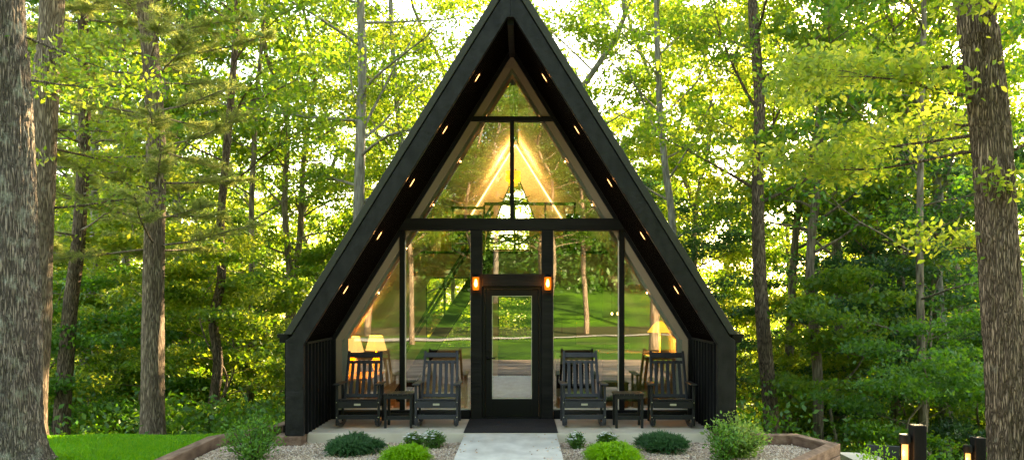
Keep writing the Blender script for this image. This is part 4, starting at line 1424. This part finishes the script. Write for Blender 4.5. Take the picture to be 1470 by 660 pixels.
for i, (x, y, s_) in enumerate(((5.6, -6.5, 1.0), (-5.2, -13, .8), (9.5, -15, .9), (1.8, -19, .75), (-8.5, -7, .8), (13.5, -22, .9), (4.2, -25, .85), (-3, -27, .9), (-13, -12, .9), (-9, -22, 1), (1.5, -30, 1.05), (11, -26, 1), (-16, -34, 1.1), (18, -38, 1), (-2, -42, 1))):
    o = copy_tree(protos[i % 3])
    o['label'] = 'lone lawn tree reflected in the cabin glass'
    o['group'] = 'trees mirrored in the glass'
    o.location = (x, y, terr(x, y) - .1)
    o.scale = (s_ * 1.15, s_ * 1.15, s_)
    o.rotation_euler.z = i * 1.3

# ------------------------------------------------------------------ planting bed shrubs
def shrub(name, label, x, y, rx, ry, h, m, seed, n, size, nst=26, six=True, cat='shrub', wid=.5, group=None, z=-.15, up=.6, vary=.25):
    rg = np.random.default_rng(seed)
    o = empty(name, (x, y, z), label=label, cat=cat, group=group)
    g = MB()
    tips = []
    for k in range(nst):
        a_ = rg.uniform(0, 6.28); rr = math.sqrt(rg.uniform(0, 1))
        hh = h * math.sqrt(max(.05, 1 - .75 * rr * rr)) * rg.uniform(1 - vary, 1 + vary * .6)
        p1 = Vector((rx * rr * .6 * math.cos(a_), ry * rr * .6 * math.sin(a_), hh * .5))
        p2 = Vector((rx * rr * math.cos(a_), ry * rr * math.sin(a_), hh))
        g.tube([(0, 0, 0), p1, p2], [.009, .006, .002], 4, False)
        for t in np.linspace(.15, 1.0, 7):
            tips.append(tuple(Vector((0, 0, 0)).lerp(p1, float(t) * 2) if t < .5 else p1.lerp(p2, (float(t) - .5) * 2)))
    g.build('stem', M['stem'], o)
    tips = np.array(tips)
    idx = rg.integers(0, len(tips), n)
    P = tips[idx] + rg.normal(0, 1, (n, 3)) * np.array([.055, .055, .045]) * (h / .5)
    P[:, 2] = np.maximum(P[:, 2], .01)
    dirs = unit(P * np.array([1, 1, .6]))
    V, Fc = leaf_arrays(P, size, rg, up=up, six=six, wid=wid, dirs=dirs * 1.5)
    np_obj('foliage', V, Fc, m, o)
    return o

def spray_mound(name, label, x, y, rx, ry, h, m, seed, n, length, width, droop=.0, cat='shrub', z=-.15):
    """mound of feathery sprays (juniper, thread cypress)"""
    rg = np.random.default_rng(seed)
    o = empty(name, (x, y, z), label=label, cat=cat)
    nl = 11
    la = rg.uniform(0, 6.28, nl); lrr = np.sqrt(rg.uniform(0, 1, nl)) * .62
    lrr[0] = 0
    lsz = rg.uniform(.34, .56, nl)
    li = rg.integers(0, nl, n)
    az = rg.uniform(0, 6.28, n); el = np.arccos(rg.uniform(0, 1, n) ** .8)
    sh = rg.uniform(.70, 1.03, n)
    nx = np.sin(el) * np.cos(az); ny = np.sin(el) * np.sin(az); nz = np.cos(el)
    lh = (h * rg.uniform(.72, 1.0, nl) * np.sqrt(np.maximum(.2, 1 - .9 * lrr ** 2)))[li]
    P = np.stack([rx * (lrr * np.cos(la))[li] + nx * rx * lsz[li] * sh, ry * (lrr * np.sin(la))[li] + ny * ry * lsz[li] * sh,
                  lh * (.45 + .55 * nz * sh) * np.where(nz * sh > .1, 1, rg.uniform(.1, 1, n))], -1)
    out = unit(np.stack([nx * 1.0, ny * 1.0, nz * .9 + .25 - droop], -1) + rg.normal(0, .28, (n, 3)))
    segs = 5
    side0 = unit(np.cross(out, rg.normal(0, 1, (n, 3))))
    Vs, Fs = [], []
    base = 0
    L = length * rg.uniform(.6, 1.2, n)
    # each spray: a drooping spine with pairs of scale-leaf slivers
    for k in range(segs):
        t = (k + .5) / segs
        c = P + out * (L * t)[:, None] + np.array([0, 0, -1]) * (droop * L * t * t)[:, None]
        for sg in (-1, 1):
            d = unit(out * .8 + side0 * sg * .8)
            ll = (length * .35 * (1.1 - t))
            wv = unit(np.cross(d, side0 + rg.normal(0, .5, (n, 3)))) * width
            tri = np.stack([c - wv, c + wv, c + d * ll], 1).reshape(-1, 3)
            Vs.append(tri); Fs.append(np.arange(n * 3).reshape(-1, 3) + base); base += n * 3
    tri = np.stack([P - side0 * width, P + side0 * width, P + out * L[:, None] + np.array([0, 0, -1]) * (droop * L)[:, None]], 1).reshape(-1, 3)
    Vs.append(tri); Fs.append(np.arange(n * 3).reshape(-1, 3) + base)
    np_obj('foliage', np.concatenate(Vs), np.concatenate(Fs), m, o)
    g = MB()
    for k in range(14):
        a_ = k * .45
        g.tube([(0, 0, .0), (rx * .45 * math.cos(a_), ry * .45 * math.sin(a_), h * .45)], [.012, .004], 4, False)
    g.build('stem', M['stem'], o)
    return o
spray_mound('juniper_bush', 'low spreading dark green juniper left of the walkway', -2.17, 12.0, .42, .36, .25, M['juniper'], 61, 2600, .13, .006, droop=.35)
spray_mound('juniper_bush', 'low spreading dark green juniper right of the walkway', 2.12, 12.15, .40, .34, .25, M['juniper'], 62, 2500, .13, .006, droop=.2)
spray_mound('cypress_bush', 'bright lime green feathery bush left of the walkway', -1.35, 11.35, .28, .26, .19, M['mop'], 63, 1900, .17, .0055, droop=.45)
spray_mound('cypress_bush', 'bright lime green feathery bush right of the walkway', 1.36, 11.4, .31, .34, .23, M['mop'], 64, 2300, .17, .0055, droop=.45)
shrub('leafy_shrub', 'full leafy green shrub beside the timber edging on the left', -3.42, 11.5, .42, .36, .53, M['holly'], 65, 2600, .045, 40, vary=.3)
shrub('variegated_shrub', 'tall loose shrub with cream tipped leaves on the right gravel', 3.08, 11.7, .46, .4, .56, M['varieg'], 66, 2500, .05, 38, vary=.35)
shrub('variegated_shrub', 'deeper green shrub in front of the cream tipped one on the right gravel', 2.86, 11.45, .26, .26, .5, M['holly'], 67, 1300, .045, 18, vary=.3)
shrub('yellow_shrub', 'upright yellow green plant just outside the right timber wall', 5.25, 12.4, .22, .2, 1.05, M['mop'], 68, 900, .05, 16, z=-1.05, vary=.15)

def flower_clump(x, y, rx, ry, h, label, seed, nfl):
    rg = np.random.default_rng(seed)
    o = shrub('flower_clump', label, x, y, rx, ry, h, M['leaf_deep'], seed, 1900, .03, 26, cat='flowering plant', vary=.12)
    g = MB()
    for k in range(nfl):
        a_ = rg.uniform(0, 6.28); rr = math.sqrt(rg.uniform(0, 1)) * .95
        c = Vector((rx * rr * math.cos(a_), ry * rr * math.sin(a_), h * math.sqrt(max(.1, 1 - .75 * rr * rr)) + rg.uniform(.0, .035)))
        for j in range(7):
            b_ = j * .9 + rg.uniform(0, .3)
            e = Vector((math.cos(b_), math.sin(b_), rg.uniform(-.2, .35))) * rg.uniform(.022, .032)
            s_ = Vector((-math.sin(b_), math.cos(b_), 0)) * .012
            g.add([c, c + e * .6 + s_, c + e, c + e * .6 - s_], [(0, 1, 2, 3)])
    g.build('blossom', M['petal'], o)
    return o
flower_clump(-1.40, 12.45, .16, .14, .20, 'left hand clump of white flowers behind the lime bush left of the walkway', 71, 40)
flower_clump(-1.12, 12.38, .19, .15, .25, 'white flower clump nearest the walkway on its left side', 72, 48)
flower_clump(.95, 12.35, .13, .12, .23, 'white flower clump nearest the walkway on its right side', 73, 32)
flower_clump(1.40, 12.5, .15, .12, .20, 'white flower clump hidden behind the lime bush right of the walkway', 74, 34)

# ------------------------------------------------------------------ lantern posts and patio chair on the lower right
def lantern_post(X, d, Ytop, w, label, lx=-1):
    p = W(X, Ytop, d)
    gz = terr(p.x, d)
    o = empty('light_post', (p.x, d, gz), label=label + ' post', cat='post', group='black timber posts by the lower patio')
    H = p.z - gz
    g = MB(); g.box(-w / 2, w / 2, -w / 2, w / 2, 0, H); g.build('post', M['black_wood'], o, bevel=.012)
    ln = empty('path_lantern', (p.x - w / 2 - .075, d - .02, p.z - .46), label=label + ' lantern', cat='lantern', group='lit lanterns on the posts')
    g = MB(); g.lathe([(.050, .26), (.060, .27), (.060, .35), (.052, .36)], 20); g.build('cap', M['black_paint'], ln)
    g = MB(); g.lathe([(.052, .03), (.052, .26)], 20); g.f = g.f[:-2]; g.build('glass_shade', M['glass_clear'], ln, smooth=True)
    g = MB(); g.lathe([(.034, .05), (.034, .24)], 16); g.build('diffuser', M['frost'], ln, smooth=True)
    g = MB(); g.lathe([(.055, 0), (.055, .03)], 20); g.box(.05, .078, -.012, .012, .28, .33); g.build('base', M['black_paint'], ln)
    g = MB()
    for k in range(4):
        a_ = k * 1.571 + .5
        g.tube([(.055 * math.cos(a_), .055 * math.sin(a_), .03), (.055 * math.cos(a_), .055 * math.sin(a_), .26)], .003, 5)
    g.build('cage', M['black_paint'], ln)
    point_light('lantern_light', (-.1, -.1, .15), .6, (1, .5, .2), .03, ln)
lantern_post(1317, 9.4, 609, .145, 'near black post left of the leaning oak, with lantern:')
lantern_post(1404, 11.6, 627, .15, 'far black post beside the leaning oak, with lantern:')

p = W(1267, 634, 13.4)
gz = terr(p.x, 13.4)
pc = empty('patio_chair', (p.x, 13.4, gz), R(160), label='dark sling patio chair down behind the lantern post', cat='patio chair')
hh = p.z - gz
g = MB(); g.beam((0, .20, hh * .42), (0, .34, hh), .44, .02, up=(0, 1, 0)); g.build('backrest', M['sling'], pc)
g = MB(); g.box(-.22, .22, -.26, .2, hh * .40, hh * .42); g.build('seat', M['sling'], pc)
for s_ in (-1, 1):
    g = MB(); g.tube([(s_ * .25, .14, 0), (s_ * .25, .2, hh * .42), (s_ * .25, .35, hh * 1.02)], .014, 8); g.build('back_frame', M['black_paint'], pc, smooth=True)
    g = MB(); g.tube([(s_ * .27, -.25, 0), (s_ * .27, -.27, hh * .66), (s_ * .27, .24, hh * .68)], .014, 8); g.build('leg', M['black_paint'], pc, smooth=True)
p = W(1225, 655, 13.0)
gz = terr(p.x, 13.0)
tb = empty('patio_table', (p.x, 13.0, gz), label='low round patio table beside the sling chair', cat='table')
g = MB(); g.lathe([(.4, p.z - gz - .03), (.4, p.z - gz)], 28); g.build('table_top', M['concrete'], tb)
g = MB(); g.lathe([(.2, 0), (.06, .05), (.06, p.z - gz - .03)], 20); g.build('pedestal', M['black_paint'], tb)
